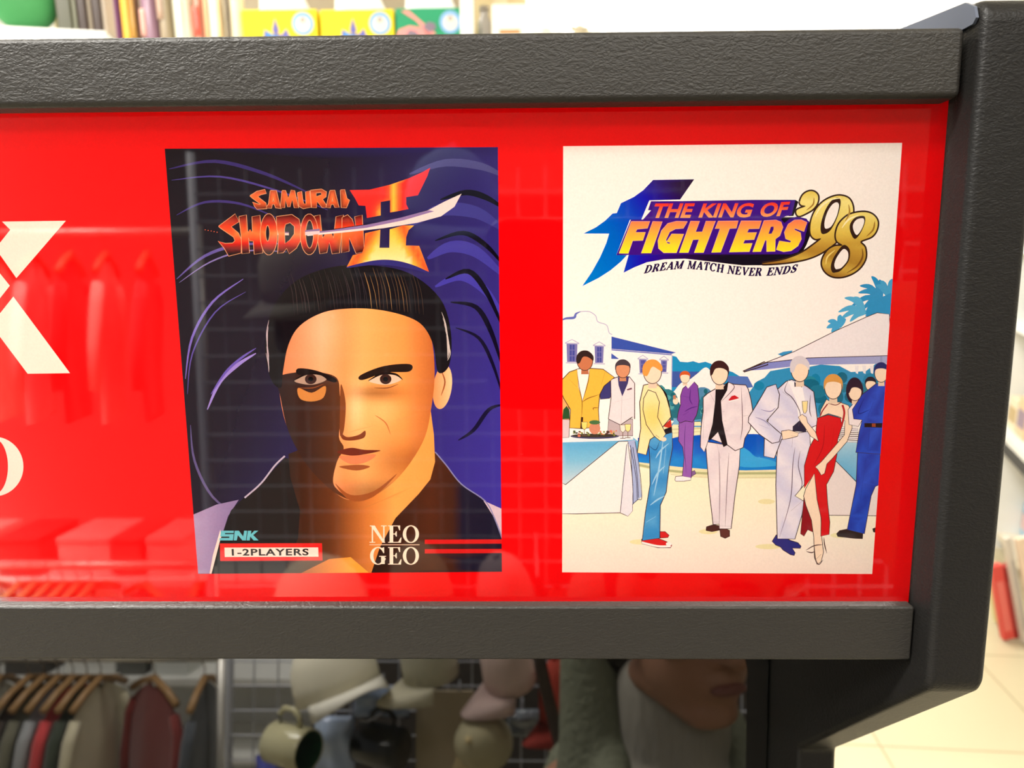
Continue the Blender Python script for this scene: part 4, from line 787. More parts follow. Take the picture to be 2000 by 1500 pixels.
# ---- cut the print into one layer and build the sheets
def inside(P, sg):
    r = np.zeros(len(P), bool); x, y = P[:, 0], P[:, 1]
    for x0, y0, x1, y1 in sg:
        if y0 == y1: continue
        c = (y0 > y) != (y1 > y)
        r ^= c & (x < (x1 - x0) * (y - y0) / (y1 - y0) + x0)
    return r
def build_print():
    clip = {'portrait': loop_segs(np.array(PA, float)), 'party': loop_segs(np.array(PB, float))}
    V, E = [], []
    for sg, col, grp, grid in SH:
        k = len(V); V.extend(map(tuple, sg.reshape(-1, 2))); E.extend((k + 2 * i, k + 2 * i + 1) for i in range(len(sg)))
        if grid:
            p = sg.reshape(-1, 2); lo, hi = p.min(0), p.max(0)
            gx, gy = np.meshgrid(np.arange(lo[0] + grid / 2, hi[0], grid), np.arange(lo[1] + grid / 2, hi[1], grid))
            g = np.stack([gx.ravel(), gy.ravel()], 1); V.extend(map(tuple, g[inside(g, sg)]))
    vo, eo, fo, _, _, _ = delaunay_2d_cdt([Vector(v) for v in V], E, [], 0, 0.015)
    vo = np.array([tuple(v) for v in vo]); fo = np.array([tuple(f)[:3] for f in fo])
    cen = vo[fo].mean(1); top = np.full(len(fo), -1)
    cin = {k: inside(cen, c) for k, c in clip.items()}
    for i, (sg, col, grp, grid) in enumerate(SH):
        p = sg.reshape(-1, 2); lo, hi = p.min(0), p.max(0)
        idx = np.where((cen[:, 0] >= lo[0]) & (cen[:, 0] <= hi[0]) & (cen[:, 1] >= lo[1]) & (cen[:, 1] <= hi[1]))[0]
        if not len(idx): continue
        ok = inside(cen[idx], sg)
        pre = grp.split('_')[0]
        if pre in cin: ok &= cin[pre][idx]
        top[idx[ok]] = i
    P3 = np.array([tilt(on_sheet(x, y)) for x, y in vo]) - np.array(off)
    out = {}
    for i, (sg, col, grp, grid) in enumerate(SH):
        f = np.where(top == i)[0]
        if not len(f): continue
        P = vo[fo[f]].reshape(-1, 2)
        c = col(P) if callable(col) else np.tile(col, (len(P), 1))
        out.setdefault(grp, []).append((fo[f], np.clip(c, 0, 255)))
    res = {}
    for grp, parts in out.items():
        f = np.concatenate([a for a, _ in parts]); c = np.concatenate([b for _, b in parts])
        u, inv = np.unique(f.ravel(), return_inverse=True)
        me = bpy.data.meshes.new(grp); me.from_pydata(P3[u].tolist(), [], inv.reshape(-1, 3).tolist())
        at = me.color_attributes.new('ink', 'FLOAT_COLOR', 'CORNER')
        at.data.foreach_set('color', np.concatenate([lin(c), np.ones((len(c), 1))], 1).astype(np.float32).ravel())
        me.update(); res[grp] = me
    return res
def print_mat():
    mm = bpy.data.materials.new('backlit_print'); mm.use_nodes = True
    nt = mm.node_tree; nt.nodes.clear(); N = nt.nodes.new; L = nt.links.new
    at = N('ShaderNodeAttribute'); at.attribute_name = 'ink'
    nz = N('ShaderNodeTexNoise'); nz.inputs['Scale'].default_value = 2600; tc = N('ShaderNodeTexCoord'); L(tc.outputs['Object'], nz.inputs['Vector'])
    mr = N('ShaderNodeMapRange'); mr.inputs[3].default_value = .93; mr.inputs[4].default_value = 1.07; L(nz.outputs['Fac'], mr.inputs[0])
    vm = N('ShaderNodeVectorMath'); vm.operation = 'SCALE'; L(at.outputs['Color'], vm.inputs[0]); L(mr.outputs[0], vm.inputs['Scale'])
    df = N('ShaderNodeBsdfDiffuse'); tr = N('ShaderNodeBsdfTranslucent'); L(vm.outputs[0], df.inputs[0]); L(vm.outputs[0], tr.inputs[0])
    m1 = N('ShaderNodeMixShader'); m1.inputs[0].default_value = .78; L(df.outputs[0], m1.inputs[1]); L(tr.outputs[0], m1.inputs[2])
    gl_ = N('ShaderNodeBsdfGlossy'); gl_.inputs['Roughness'].default_value = .02
    fr = N('ShaderNodeFresnel'); fr.inputs[0].default_value = 1.5
    m2 = N('ShaderNodeMixShader'); L(fr.outputs[0], m2.inputs[0]); L(m1.outputs[0], m2.inputs[1]); L(gl_.outputs[0], m2.inputs[2])
    o_ = N('ShaderNodeOutputMaterial'); L(m2.outputs[0], o_.inputs[0])
    return mm
MP = print_mat(); PR = build_print()
def sheet(grp, name, parent=None, label=None):
    me = PR[grp]; me.materials.append(MP); me.name = name
    o = bpy.data.objects.new(name, me); C.objects.link(o); o.parent = parent or cab
    return tag(o, label)
gp_ = sheet('red', 'marquee_sheet', label='glossy red marquee sheet')
sheet('logo', 'marquee_lettering', gp_, 'big cream letters X and O')
pp = sheet('portrait_picture', 'printed_picture', label='dark blue picture with a portrait of a man')
sheet('portrait_title', 'title_lettering', pp, 'orange and red title lettering crossed by a blade')
sheet('portrait_caption', 'caption_lettering', pp, 'white and red caption lettering')
pq = sheet('party_picture', 'printed_picture', label='white picture with guests at a garden party')
sheet('party_title', 'title_lettering', pq, 'yellow and red title lettering over a blue numeral')
sheet('party_year', 'year_numerals', pq, 'gold year numerals')
sheet('party_motto', 'motto_lettering', pq, 'small dark motto under the title')
# ------------------------------------------------------------------ shelf behind the cabinet
m_white = mat('white_shelf_enamel', (240, 240, 236), 0.4)
sh = thing('display_shelf', 'tall white display shelf with tissue boxes on its top board', 'shelf', (-0.35, 2.12, 0))
so = Vector((-0.35, 2.12, 0))
def part(name, bm, m_, root, o_, parent=None, **k):
    for v in bm.verts: v.co -= o_
    return obj(name, bm, m_, parent or root, **k)
SZ = float(at_y(545, 72, 1.985)[2]) - .045      # top board hidden just below the rail of the cabinet
BH = SZ - .0012
for z in (0.12, 0.62, 1.12, 1.62, SZ - 0.0212):
    part('shelf_board', bx(-1.34, 0.62, 1.93, 2.30, z, z + 0.02), m_white, sh, so)
for x in (-1.36, 0.62): part('upright', bx(x, x + .03, 1.93, 2.31, 0, SZ - .0012), m_white, sh, so)
part('back_panel', bx(-1.34, 0.62, 2.30, 2.315, 0, SZ - .0012), m_white, sh, so)
part('header_panel', bx(-1.34, -0.085, 2.316, 2.33, 0.05, SZ + .42), mat('taupe_panel', (158, 146, 122), .8), sh, so)
t = thing('white_post', 'slim white post between the green tissue box and the glass jar', 'post', (-0.14, 1.917, 0))
obj('post_shaft', bx(-.017, .017, -.010, .010, 0.012, CEIL - .001), m_white, t, bevel=.003); obj('foot_plate', bx(-.05, .05, -.04, .0115, 0, .012), m_white, t)

def tissue_box(px0, px1, pytop, body, label, blob_a, blob_b, tilt=0.0):
    a, b = at_y(px0, pytop, 1.985), at_y(px1, pytop, 1.985)
    w = b[0] - a[0]; h = a[2] - SZ
    t = thing('tissue_box', label, 'tissue box', ((a[0] + b[0]) / 2, 2.05, SZ), (0, 0, tilt), 'tissue boxes on the shelf')
    obj('carton', bx(-w / 2, w / 2, -.065, .065, 0, h), mat('carton_' + label.split()[0], body, .55, .25), t, bevel=.003)
    bm = bmesh.new(); lathe(bm, [(0.0, 0), (.027, 0), (.029, .0006), (0, .0008)], 28, (0, -1, 0), (w * .31, -.0652, h * .68))
    r = obj('round_badge', bm, mat('badge_blue', (126, 170, 216), .5), t)
    bm = bmesh.new(); lathe(bm, [(0.0, 0), (.019, 0), (.019, .0006), (0, .0008)], 24, (0, -1, 0), (w * .31, -.0660, h * .67)); obj('badge_centre', bm, mat('badge_cream', (222, 214, 200), .5), r)
    bm = bmesh.new(); lathe(bm, [(0.0, 0), (.007, 0), (.005, .0006), (0, .0008)], 16, (0, -1, 0), (w * .31, -.0668, h * .76)); obj('badge_motif', bm, mat('badge_grey', (170, 158, 150), .5), r)
    bm = bmesh.new()                                  # loose splash shape printed on the front
    for pts in blob_a:
        prism(bm, [(w * u, h * (.36 + .6 * v)) for u, v in pts], -.0661, -.0652, 'y')
    obj('printed_shape', bm, mat('print_a_' + label.split()[0], blob_b[0], .5), t)
    bm = bmesh.new()
    for pts in blob_b[1]: prism(bm, [(w * u, h * (.36 + .6 * v)) for u, v in pts], -.0671, -.0662, 'y')
    obj('printed_shape', bm, mat('print_b_' + label.split()[0], blob_b[2], .5), t)
    bm = bmesh.new()                                  # tissue pulled out of the slot
    n = 22
    base = [bm.verts.new((.075 * math.cos(2 * PI * k / n) * (1 + .10 * math.sin(3 * k)), .022 * math.sin(2 * PI * k / n), h + .0005)) for k in range(n)]
    mid = [bm.verts.new((.055 * math.cos(2 * PI * k / n) * (1 + .25 * math.sin(2.3 * k)) - .01, .026 * math.sin(2 * PI * k / n) * (1 + .3 * math.cos(1.7 * k)), h + .045 + .014 * math.sin(1.9 * k))) for k in range(n)]
    topv = [bm.verts.new((.060 * math.cos(2 * PI * k / n) - .015, .018 * math.sin(2 * PI * k / n) * (1 + .5 * math.sin(2 * k)), h + .075 + .022 * math.sin(2.7 * k))) for k in range(n)]
    for r0, r1 in ((base, mid), (mid, topv)):
        for k in range(n): bm.faces.new((r0[k], r0[(k + 1) % n], r1[(k + 1) % n], r1[k]))
    obj('tissue', bm, mat('white_tissue', (250, 248, 250), .8), t, smooth=True, subsurf=1)
    return t
spl_a = [[(-.105, .30), (-.06, .74), (-.015, .30), (-.06, .02)], [(-.23, .0), (-.205, .34), (-.13, .14), (.02, .14), (.085, .36), (.13, .0)]]
spl_b = [[(-.2, .02), (-.18, .28), (-.09, .12), (-.04, .1), (-.02, .02)]]
VIO = (96, 92, 170)
tissue_box(471, 618, 19, (240, 214, 36), 'yellow tissue box at the left end of the row', spl_a, (VIO, spl_b, (64, 130, 206)))
tissue_box(624.5, 768.5, 19, (240, 213, 35), 'yellow tissue box standing against the green one', spl_a, ((92, 90, 172), spl_b, (66, 132, 208)))
gr_a = [[(-.5, .0), (-.46, .28), (-.30, .42), (-.12, .34), (.02, .05), (.10, .0)], [(-.42, .96), (-.30, .97), (.10, .1), (-.02, .05), (-.2, .6)]]
tissue_box(772, 904, 16, (40, 150, 104), 'green tissue box beside the white post', gr_a, ((240, 140, 134), [[(-.36, .02), (-.30, .26), (-.2, .2), (-.16, .02)], [(-.1, .35), (-.02, .56), (.08, .5), (.10, .3), (0, .16)]], (120, 104, 120)))

def pouch(px0, px1, py, Y, label, body, patches, h=.20, zb=SZ, name='snack_packet', cat='packet', group='packets in the row beside the tissue boxes', depth=.022):
    a, b = at_y(px0, py, Y), at_y(px1, py, Y); w = b[0] - a[0]
    t = thing(name, label, cat, ((a[0] + b[0]) / 2, Y + depth, zb), (0, 0, rnd.uniform(-.12, .12)), group)
    def pil(w, h, d, y0=0., z0=0., x0=0., nx=10, nz=12, jit=.0):
        bm = bmesh.new(); G = {}
        for s in (-1, 1):
            for i in range(nx + 1):
                for j in range(nz + 1):
                    u, v = i / nx * 2 - 1, j / nz
                    edge = (1 - abs(u) ** 3) * min(1, 7 * v, 7 * (1 - v)) ** .6 if 0 < v < 1 else 0
                    if s == 1 and (abs(u) == 1 or v in (0, 1)): G[s, i, j] = G[-1, i, j]; continue
                    G[s, i, j] = bm.verts.new((x0 + u * w / 2, y0 + s * d * (edge + .04 * math.sin(9 * u + 5 * v)), z0 + v * h))
            for i in range(nx):
                for j in range(nz):
                    q = (G[s, i, j], G[s, i + 1, j], G[s, i + 1, j + 1], G[s, i, j + 1])
                    if len(set(q)) > 3: bm.faces.new(q)
        return bm
    obj('packet_body', pil(w, h, depth), mat('film_' + label[:18].replace(' ', '_'), body, .25), t, smooth=True)
    for (u0, u1, v0, v1, c) in patches:                # colour fields printed on the film
        obj('printed_field', pil(w * (u1 - u0), h * (v1 - v0), depth * .25, -depth * .98, h * v0, w * ((u0 + u1) / 2)), mat('ink_' + '_'.join(map(str, c)), c, .3), t, smooth=True)
    return t
Yp = 1.985
pouch(204, 231, 40, Yp, 'dull purple packet at the left end of the row', (128, 84, 126), [(-.45, .1, 0, .32, (150, 84, 158))])
pouch(233, 268, 40, Yp, 'packet with a tall golden yellow field', (150, 118, 96), [(-.35, .12, .05, .98, (232, 174, 62)), (.14, .46, .2, .95, (176, 132, 56))])
pouch(270, 304, 40, Yp, 'mauve packet with a pink spot', (150, 116, 134), [(-.4, -.05, .25, .6, (222, 168, 152))])
pouch(305, 331, 40, Yp, 'brownish grey packet next to the mauve one', (162, 146, 120), [(-.4, .1, .45, .9, (180, 150, 128))])
pouch(333, 374, 40, Yp, 'pale grey green packet in the middle of the row', (218, 216, 192), [(-.3, .1, .1, .9, (232, 228, 206))])
pouch(376, 394, 40, Yp, 'narrow packet with a red field', (216, 150, 128), [(-.45, .3, .25, .62, (228, 92, 74))])
pouch(396, 432, 40, Yp, 'white packet with a peach edge', (236, 228, 216), [(-.46, -.2, .1, .95, (244, 180, 134)), (.2, .46, .2, .8, (240, 206, 150))])
pouch(440, 473, 40, Yp, 'cream packet touching the yellow tissue box', (240, 226, 192), [(-.46, -.30, .05, .95, (96, 84, 70))])

# things to the right of the post
a, b = at_y(960, 8, 1.99), at_y(1048, 8, 1.99)
t = thing('white_carton', 'white carton with an orange strip right of the post', 'carton', ((a[0] + b[0]) / 2, 2.06, SZ))
w = b[0] - a[0]; h = a[2] - SZ
obj('carton_body', bx(-w / 2, w / 2, -.07, .07, 0, h), mat('white_card', (246, 242, 232), .6), t, bevel=.004)
s0, s1 = at_y(975, 58, 1.99), at_y(1016, 66, 1.99); cx = (a[0] + b[0]) / 2
obj('orange_strip', bx(s0[0] - cx, s1[0] - cx, -.0712, -.0702, s1[2] - SZ, s0[2] - SZ), mat('orange_ink', (226, 140, 78), .5), t)
a = at_y(944, 40, 2.0)
t = thing('glass_jar', 'grey glass jar between the post and the white carton', 'jar', (a[0] + .001, 2.03, SZ))
bm = bmesh.new(); lathe(bm, [(0, 0), (.017, 0), (.018, .01), (.018, .085), (.012, .10), (.012, .112), (.010, .112), (.010, .1), (.016, .084), (.016, .004), (0, .004)], 24)
obj('jar_glass', bm, mat('grey_glass', (176, 168, 160), .08, ior=1.45), t, smooth=True)
bm = bmesh.new(); lathe(bm, [(0, .113), (.0135, .113), (.0135, .126), (0, .127)], 24); obj('lid', bm, mat('brown_lid', (150, 138, 122), .4), t)
t = thing('cardboard_box', 'tan cardboard box behind the glass jar', 'box', (-0.06, 2.20, SZ))
obj('box_body', bx(-.075, .075, -.05, .05, 0, .27), mat('tan_cardboard', (202, 182, 138), .8), t, bevel=.003)
obj('tape', bx(-.02, .02, -.0512, -.0502, 0, .27), mat('pale_tape', (216, 200, 160), .4), t)
def plush(px, py, k, label, col, col2):
    a = at_y(px, py, 2.0)
    t = thing('plush_toy', label, 'plush toy', (a[0], 2.02, SZ), (0, 0, .2), 'plush toys on the shelf'); r = random.Random(k)
    m1 = mat('plush_%d' % k, col, .9, bump=(60, .6, .01), sheen=.5); m2 = mat('plush_ear_%d' % k, col2, .9, bump=(60, .6, .01))
    bm = bmesh.new(); ellipsoid(bm, (0, 0, .030), (.036, .028, .030))
    for q in range(14):
        an = 2 * PI * q / 14; ellipsoid(bm, (.028 * math.cos(an), .018 * math.sin(an), .034 + .012 * r.random()), (.013, .012, .012), u=10, v=7)
    obj('toy_body', bm, m1, t, smooth=True)
    bm = bmesh.new(); ellipsoid(bm, (-.026, -.018, .052), (.017, .016, .017)); ellipsoid(bm, (-.030, -.033, .048), (.009, .008, .007)); obj('toy_head', bm, m2, t, smooth=True)
    for sx in (-1, 1):
        bm = bmesh.new(); ellipsoid(bm, (-.026 + sx * .017, -.015, .060), (.009, .004, .006)); obj('ear', bm, m2, t, smooth=True)
    for sx in (-1, 1):
        bm = bmesh.new(); ellipsoid(bm, (sx * .02, -.018, .008), (.010, .010, .008)); obj('leg', bm, m1, t, smooth=True)
    for sx in (-1, 1):
        bm = bmesh.new(); ellipsoid(bm, (-.026 + sx * .007, -.0335, .056), (.002, .002, .002), u=8, v=6); obj('eye', bm, m_black, t, smooth=True)
plush(1076, 60, 1, 'pale cream plush toy next to the white carton', (250, 242, 214), (252, 246, 226))
plush(1148, 55, 2, 'beige plush toy nearest the end of the shelf', (206, 196, 168), (196, 184, 156))

# ------------------------------------------------------------------ near shelf at upper left
NSZ = float(at_y(100, 55, 1.5)[2])
PA_, PB_ = at_z(0, 50, NSZ), at_z(205, 60, NSZ)
ang = math.atan2(PB_[1] - PA_[1], PB_[0] - PA_[0]); ln = float(np.hypot(PB_[0] - PA_[0], PB_[1] - PA_[1]))
ns = thing('side_shelf', 'white shelf with a thick board standing left of the display shelf', 'shelf', (PB_[0], PB_[1], 0), (0, 0, ang))
obj('shelf_board', bx(-1.2, 0, 0, .34, NSZ - .028, NSZ), m_white, ns, bevel=.002)
for x in (-1.15, -.12): obj('upright', bx(x, x + .04, .28, .32, 0, NSZ - .028), m_white, ns)
for z in (.5, 1.0, 1.5): obj('shelf_board', bx(-1.15, -.08, .05, .30, z, z + .02), m_white, ns)
def on_board(s, d, z=NSZ + .0012):
    return (PB_[0] + s * math.cos(ang) - d * math.sin(ang), PB_[1] + s * math.sin(ang) + d * math.cos(ang), z)
def sx_of(px):                                  # where a photo column meets the front edge of the board
    p = at_z(px, 50 + px * 10 / 205, NSZ); return -float(np.hypot(PB_[0] - p[0], PB_[1] - p[1])) * (1 if px < 205 else -1)
t = thing('green_pouch', 'plump green pouch at the left end of the near shelf', 'pouch', on_board(sx_of(34), .05), (0, 0, ang))
bm = bmesh.new(); ellipsoid(bm, (0, 0, .085), (.062, .035, .0846), fn=lambda v: Vector((v.x * (1.0 - .28 * v.z) + .1 * v.z * (v.x > 0) * -1, v.y * (1 - .2 * v.z), v.z)))
obj('pouch_body', bm, mat('green_cloth', (62, 142, 78), .7, bump=(300, .2, .002)), t, smooth=True)
bm = bmesh.new(); tube(bm, [(-.02, 0, .165), (-.012, 0, .20), (.012, 0, .20), (.02, 0, .165)], .004); obj('loop', bm, mat('dark_green_cord', (40, 74, 44), .7), t, smooth=True)
t = thing('beige_box', 'narrow beige box beside the green pouch', 'box', on_board(sx_of(84), .16), (0, 0, ang))
obj('box_body', bx(-.016, .014, -.03, .03, 0, .22), mat('beige_card', (232, 204, 164), .6), t, bevel=.002); obj('red_edge', bx(.0142, .0165, -.029, .029, 0.001, .219), mat('faded_red_edge', (200, 130, 110), .6), t)
for (c, lab, col, lid) in ((122, 'olive grey packet next to the beige box', (84, 84, 64), (120, 120, 96)), (158, 'dark brown packet between two dull packets', (54, 34, 20), (140, 126, 104)), (187, 'dark brown packet at the end of the near shelf', (58, 38, 26), (176, 160, 140))):
    s = sx_of(c); wd = .030 if c == 122 else .019
    t = thing('flat_packet', lab, 'packet', on_board(s, .06), (0, 0, ang), 'flat packets on the near shelf')
    obj('packet_body', bx(-wd / 2, wd / 2, -.04, .04, 0, .21), mat('packet_' + str(c), col, .3), t, bevel=.004)
    obj('sealed_edge', bx(wd / 2 + .0005, wd / 2 + .0085, -.036, .036, 0, .208), mat('film_edge_' + str(c), lid, .3), t, bevel=.002)

# ------------------------------------------------------------------ shelf by the aisle on the right
DD = np.array([.335, .942, 0.0]); NN = np.array([-.942, .335, 0.0]); P0 = at_z(1996, 1260, 0.0) - NN * .05
def at_shelf(x, y, d=0.0):                       # photo point on the front plane of that shelf (d behind it)
    q = P0 - NN * d; r = ray(x, y); t = ((q - CAM) @ NN) / (r @ NN); return CAM + t * r
rs_ang = math.atan2(DD[1], DD[0])
rs = thing('aisle_shelf', 'white shelf by the aisle with books leaning against its foot', 'shelf', tuple(P0 - NN * .25), (0, 0, rs_ang))
# local frame: x along the shelf (away from the lens), y into the aisle... front face at y = +0.25
b1 = float(at_shelf(2000, 886)[2]); b2 = float(at_shelf(2000, 640)[2])
for z in (b1, b2, b2 + .38): obj('shelf_board', bx(-1.1, 1.09, -.22, .25, z - .035, z), m_white, rs)
obj('shelf_board', bx(-1.1, 1.09, -.22, .16, .06, .09), mat('cream_board', (236, 226, 204), .5), rs)
obj('back_panel', bx(-1.1, 1.09, -.26, -.22, 0, b2 + .6), mat('cream_panel', (232, 222, 200), .6), rs)
for x in (-1.13, 1.09): obj('end_panel', bx(x, x + .03, -.26, .25, 0, b2 + .6), m_white, rs)
def along(px, py, d=0.0):
    p = at_shelf(px, py, d); return float((p - P0) @ DD)
def on_rs(s, d, z): z += .0012; q = P0 + DD * s - NN * d; return (q[0], q[1], z)
m_cols = {}
def carton(name, lab, cat, s, d, z, w, dp, h, col, band, grp, tilt=0.0):
    t = thing(name, lab, cat, on_rs(s, d, z), (0, 0, rs_ang), grp)
    obj(name + '_body', bx(-w / 2, w / 2, -dp / 2, dp / 2, 0, h), mat(name + str(col[0]), col, .45), t, bevel=.004)
    obj('printed_band', bx(-w / 2 + .004, w / 2 - .004, dp / 2 + .0004, dp / 2 + .0014, h * .25, h * .7), mat('band' + str(band[1]), band, .45), t)
    return t
s_v = along(1985, 800)
G1 = 'goods on the middle board of the aisle shelf'
carton('goods_box', 'box with a mauve band on the aisle shelf', 'box', s_v - .06, .16, b1, .12, .12, .22, (226, 196, 172), (140, 92, 120), G1)
carton('goods_box', 'peach box with a violet grey band on the aisle shelf', 'box', s_v + .09, .12, b1, .13, .14, .20, (232, 200, 160), (150, 130, 150), G1)
carton('goods_box', 'cream box with an ochre band on the aisle shelf', 'box', s_v + .25, .12, b1, .14, .14, .17, (240, 226, 196), (196, 170, 120), G1)
G2 = 'goods on the upper board of the aisle shelf'
carton('goods_box', 'dark green box on the upper board', 'box', s_v + .02, .14, b2, .15, .14, .17, (70, 150, 96), (150, 70, 66), G2)
carton('goods_box', 'dark grey box on the upper board', 'box', s_v + .20, .14, b2, .15, .14, .12, (84, 90, 84), (110, 116, 104), G2)
carton('goods_box', 'pale blue box on the foot board of the aisle shelf', 'box', along(2003, 1000, .20) - .045, .24, .09, .11, .1, float(at_shelf(2000, 975, .20)[2]) - .09, (160, 200, 228), (226, 190, 190), 'goods on the foot board')
# a dark tray under the middle board, a leaning panel and books at the foot
t = thing('dark_tray', 'black tray tucked under the middle board', 'tray', on_rs(s_v, .135, b1 - .122), (0, 0, rs_ang))
bm = bmesh.new(); box(bm, -.3, .3, -.11, .11, 0, .006); box(bm, -.3, .3, .104, .11, .006, .075); box(bm, -.3, .3, -.11, -.104, .006, .075); box(bm, -.3, -.294, -.104, .104, .006, .075); box(bm, .294, .3, -.104, .104, .006, .075)
obj('tray_body', bm, mat('black_plastic', (22, 24, 34), .4), t); obj('bracket', bx(-.3, -.285, -.11, .11, .075, .0795), m_black, t); obj('bracket', bx(.285, .3, -.11, .11, .075, .0795), m_black, t)
def leaning(name, lab, cat, b, tp, wpx, thk, col, col2, grp=None, dy=0.0):
    p = at_z(b[0], b[1], 0.004); q = at_y(tp[0], tp[1], p[1]); r_ = float(np.linalg.norm(p - CAM)); w = wpx * r_ / F_PX
    up_ = Vector(q - p); L = up_.length
    t = thing(name, lab, cat, (p[0], p[1] + dy, .004), (0, math.atan2(up_.x, up_.z), 0), grp)
    obj('cover', bx(-w / 2, w / 2, 0, thk, .012, L), mat(name + str(col[1]), col, .4), t, bevel=.002)
    obj('printed_band', bx(-w * .3, w * .3, -.0012, -.0004, L * .15, L * .8), mat('p' + str(col2[1]), col2, .4), t)
lb = 'books leaning at the foot of the aisle shelf'
leaning('book', 'bright red book leaning at the foot of the aisle shelf', 'book', (1973, 1254), (1947, 1106), 17, .03, (214, 72, 64), (226, 110, 100), lb)
leaning('book', 'dark red book leaning against the bright red one', 'book', (1991, 1251), (1965, 1107), 12, .03, (170, 40, 36), (190, 84, 76), lb)
leaning('book', 'slim cream book leaning left of the bright red one', 'book', (1953, 1222), (1937, 1130), 8, .03, (218, 206, 150), (200, 190, 160), lb)
leaning('book', 'speckled grey book leaning right of the dark red one', 'book', (2007, 1262), (1970, 1052), 9, .03, (206, 196, 184), (178, 168, 160), lb)
leaning('leaning_panel', 'pale pink panel leaning at the right of the books', 'panel', (2040, 1264), (2003, 1050), 26, .02, (240, 214, 190), (236, 206, 184))
# ------------------------------------------------------------------ behind the lens: wire grid with caps and mugs
GY = -1.25
m_wire = mat('white_wire', (176, 178, 186), .4)
GT = float(marquee_y(480, 330, GY)[2])
gx0, gx1 = float(mirror_y(448, 1400, GY)[0]), 1.0
grid = thing('wire_grid', 'white wire grid panel with caps and mugs hung on it', 'display grid', (0, GY, 0))
bm = bmesh.new()
n = int(round((gx1 - gx0) / .05))
for i in range(1, n): tube(bm, [(gx0 + (gx1 - gx0) * i / n, 0, .10), (gx0 + (gx1 - gx0) * i / n, 0, GT)], .0017, 5)
for j in range(int((GT - .10) / .05) + 1): tube(bm, [(gx0, .004, .10 + .05 * j), (gx1, .004, .10 + .05 * j)], .0017, 5)
obj('wire_mesh', bm, m_wire, grid)
for x in (gx0, gx1):
    bm = bmesh.new(); tube(bm, [(x, 0, 0.02), (x, 0, GT + .03)], .0075, 12); obj('post', bm, m_wire, grid, smooth=True)
for x in (gx0, gx1):
    bm = bmesh.new(); tube(bm, [(x, -.22, .012), (x, .22, .012)], .011, 10); obj('foot', bm, m_wire, grid, smooth=True)
t = thing('dark_partition', 'dark brown partition standing behind the wire grid', 'partition', (.06, GY - .36, 0))
obj('partition_panel', bx(-.60, 1.0, -.012, .012, .04, GT), mat('dark_brown_board', (58, 52, 48), .7), t); obj('partition_foot', bx(-.58, -.54, -.12, .12, 0, .04), m_black, t); obj('partition_foot', bx(.94, .98, -.12, .12, 0, .04), m_black, t)
ba, bb = mirror_y(815, 1345, GY), mirror_y(925, 1345, GY); bw = float(bb[0] - ba[0]); bz = float(ba[2])
t = thing('beige_board', 'plain beige board hooked on the wire grid between the mugs and the camouflage cap', 'board', (float(ba[0] + bb[0]) / 2, GY + .0085, bz - .60))
obj('board_sheet', bx(-bw / 2, bw / 2, 0, .006, 0, .60), mat('beige_card_board', (176, 162, 136), .8), t)
for x in (-.03, .03):
    bm = bmesh.new(); tube(bm, [(x, .003, .60), (x, .003, .612), (x, -.004, .618)], .0015, 6); obj('hook', bm, m_wire, t)

def cap(px, py, rot, label, col, brim_col, k=1.0, dy=.11, see=None):
    p = (see or mirror_y)(px, py, GY + dy)
    t = thing('baseball_cap', label, 'cap', tuple(p), rot, 'caps hung on the wire grid')
    mc = mat('cap_' + label[:14].replace(' ', '_'), col, .85, bump=(500, .15, .001)); mb = mat('brim_' + label[:14].replace(' ', '_'), brim_col, .85)
    R_ = .082 * k
    bm = bmesh.new(); lathe(bm, [(R_, -.03), (R_ * 1.01, 0), (R_ * .95, .035), (R_ * .72, .07), (R_ * .36, .09), (0, .095)], 28)
    c = obj('crown', bm, mc, t, smooth=True); s = c.modifiers.new('thick', 'SOLIDIFY'); s.thickness = .002
    bm = bmesh.new(); N = 16; rows = []
    for i in range(N + 1):
        a = math.radians(-62 + 124 * i / N); w = math.cos(math.radians(-80 + 160 * i / N))
        inner = Vector((R_ * math.sin(a), R_ * math.cos(a), -.028)); outer = Vector((R_ * 1.04 * math.sin(a), R_ * math.cos(a) + .068 * w, -.034 - .03 * abs(math.sin(a)) ** 2))
        rows.append((bm.verts.new(inner), bm.verts.new((inner + outer) / 2 + Vector((0, 0, .004))), bm.verts.new(outer)))
    for i in range(N):
        for q in range(2): bm.faces.new((rows[i][q], rows[i + 1][q], rows[i + 1][q + 1], rows[i][q + 1]))
    b = obj('brim', bm, mb, t, smooth=True); s = b.modifiers.new('thick', 'SOLIDIFY'); s.thickness = .003
    bm = bmesh.new(); ellipsoid(bm, (0, 0, .096), (.007, .007, .004), u=10, v=6); obj('button', bm, mb, t, smooth=True)
    return t
E_ = math.radians
cap(655, 1322, (E_(18), E_(-12), E_(-35)), 'white cap nearest the grid post', (232, 226, 204), (222, 218, 204), dy=.10)
cap(838, 1292, (E_(-12), 0, E_(50)), 'grey beige cap above the beige board', (186, 182, 160), (206, 200, 176), .66, dy=.09)
cap(992, 1306, (E_(-20), E_(8), E_(50)), 'pale pink cap near the dark strap', (216, 190, 182), (206, 180, 174), .62, dy=.09)
cap(1090, 1380, (E_(-6), 0, E_(40)), 'red cap hanging under the pale pink one', (172, 60, 44), (150, 46, 36), .46, dy=.075)
cap(945, 1450, (E_(-62), E_(28), E_(30)), 'beige camouflage cap hanging face out', (176, 168, 136), (206, 186, 140), .62, dy=.088)
cap(598, 545, (E_(-14), 0, E_(25)), 'dark grey cap hung highest on the wire grid', (150, 146, 134), (128, 126, 118), .95, dy=.10, see=marquee_y)
cap(880, 400, (E_(-14), 0, E_(-20)), 'bluish cap near the top edge of the wire grid', (120, 134, 170), (98, 110, 150), .95, dy=.10, see=marquee_y)
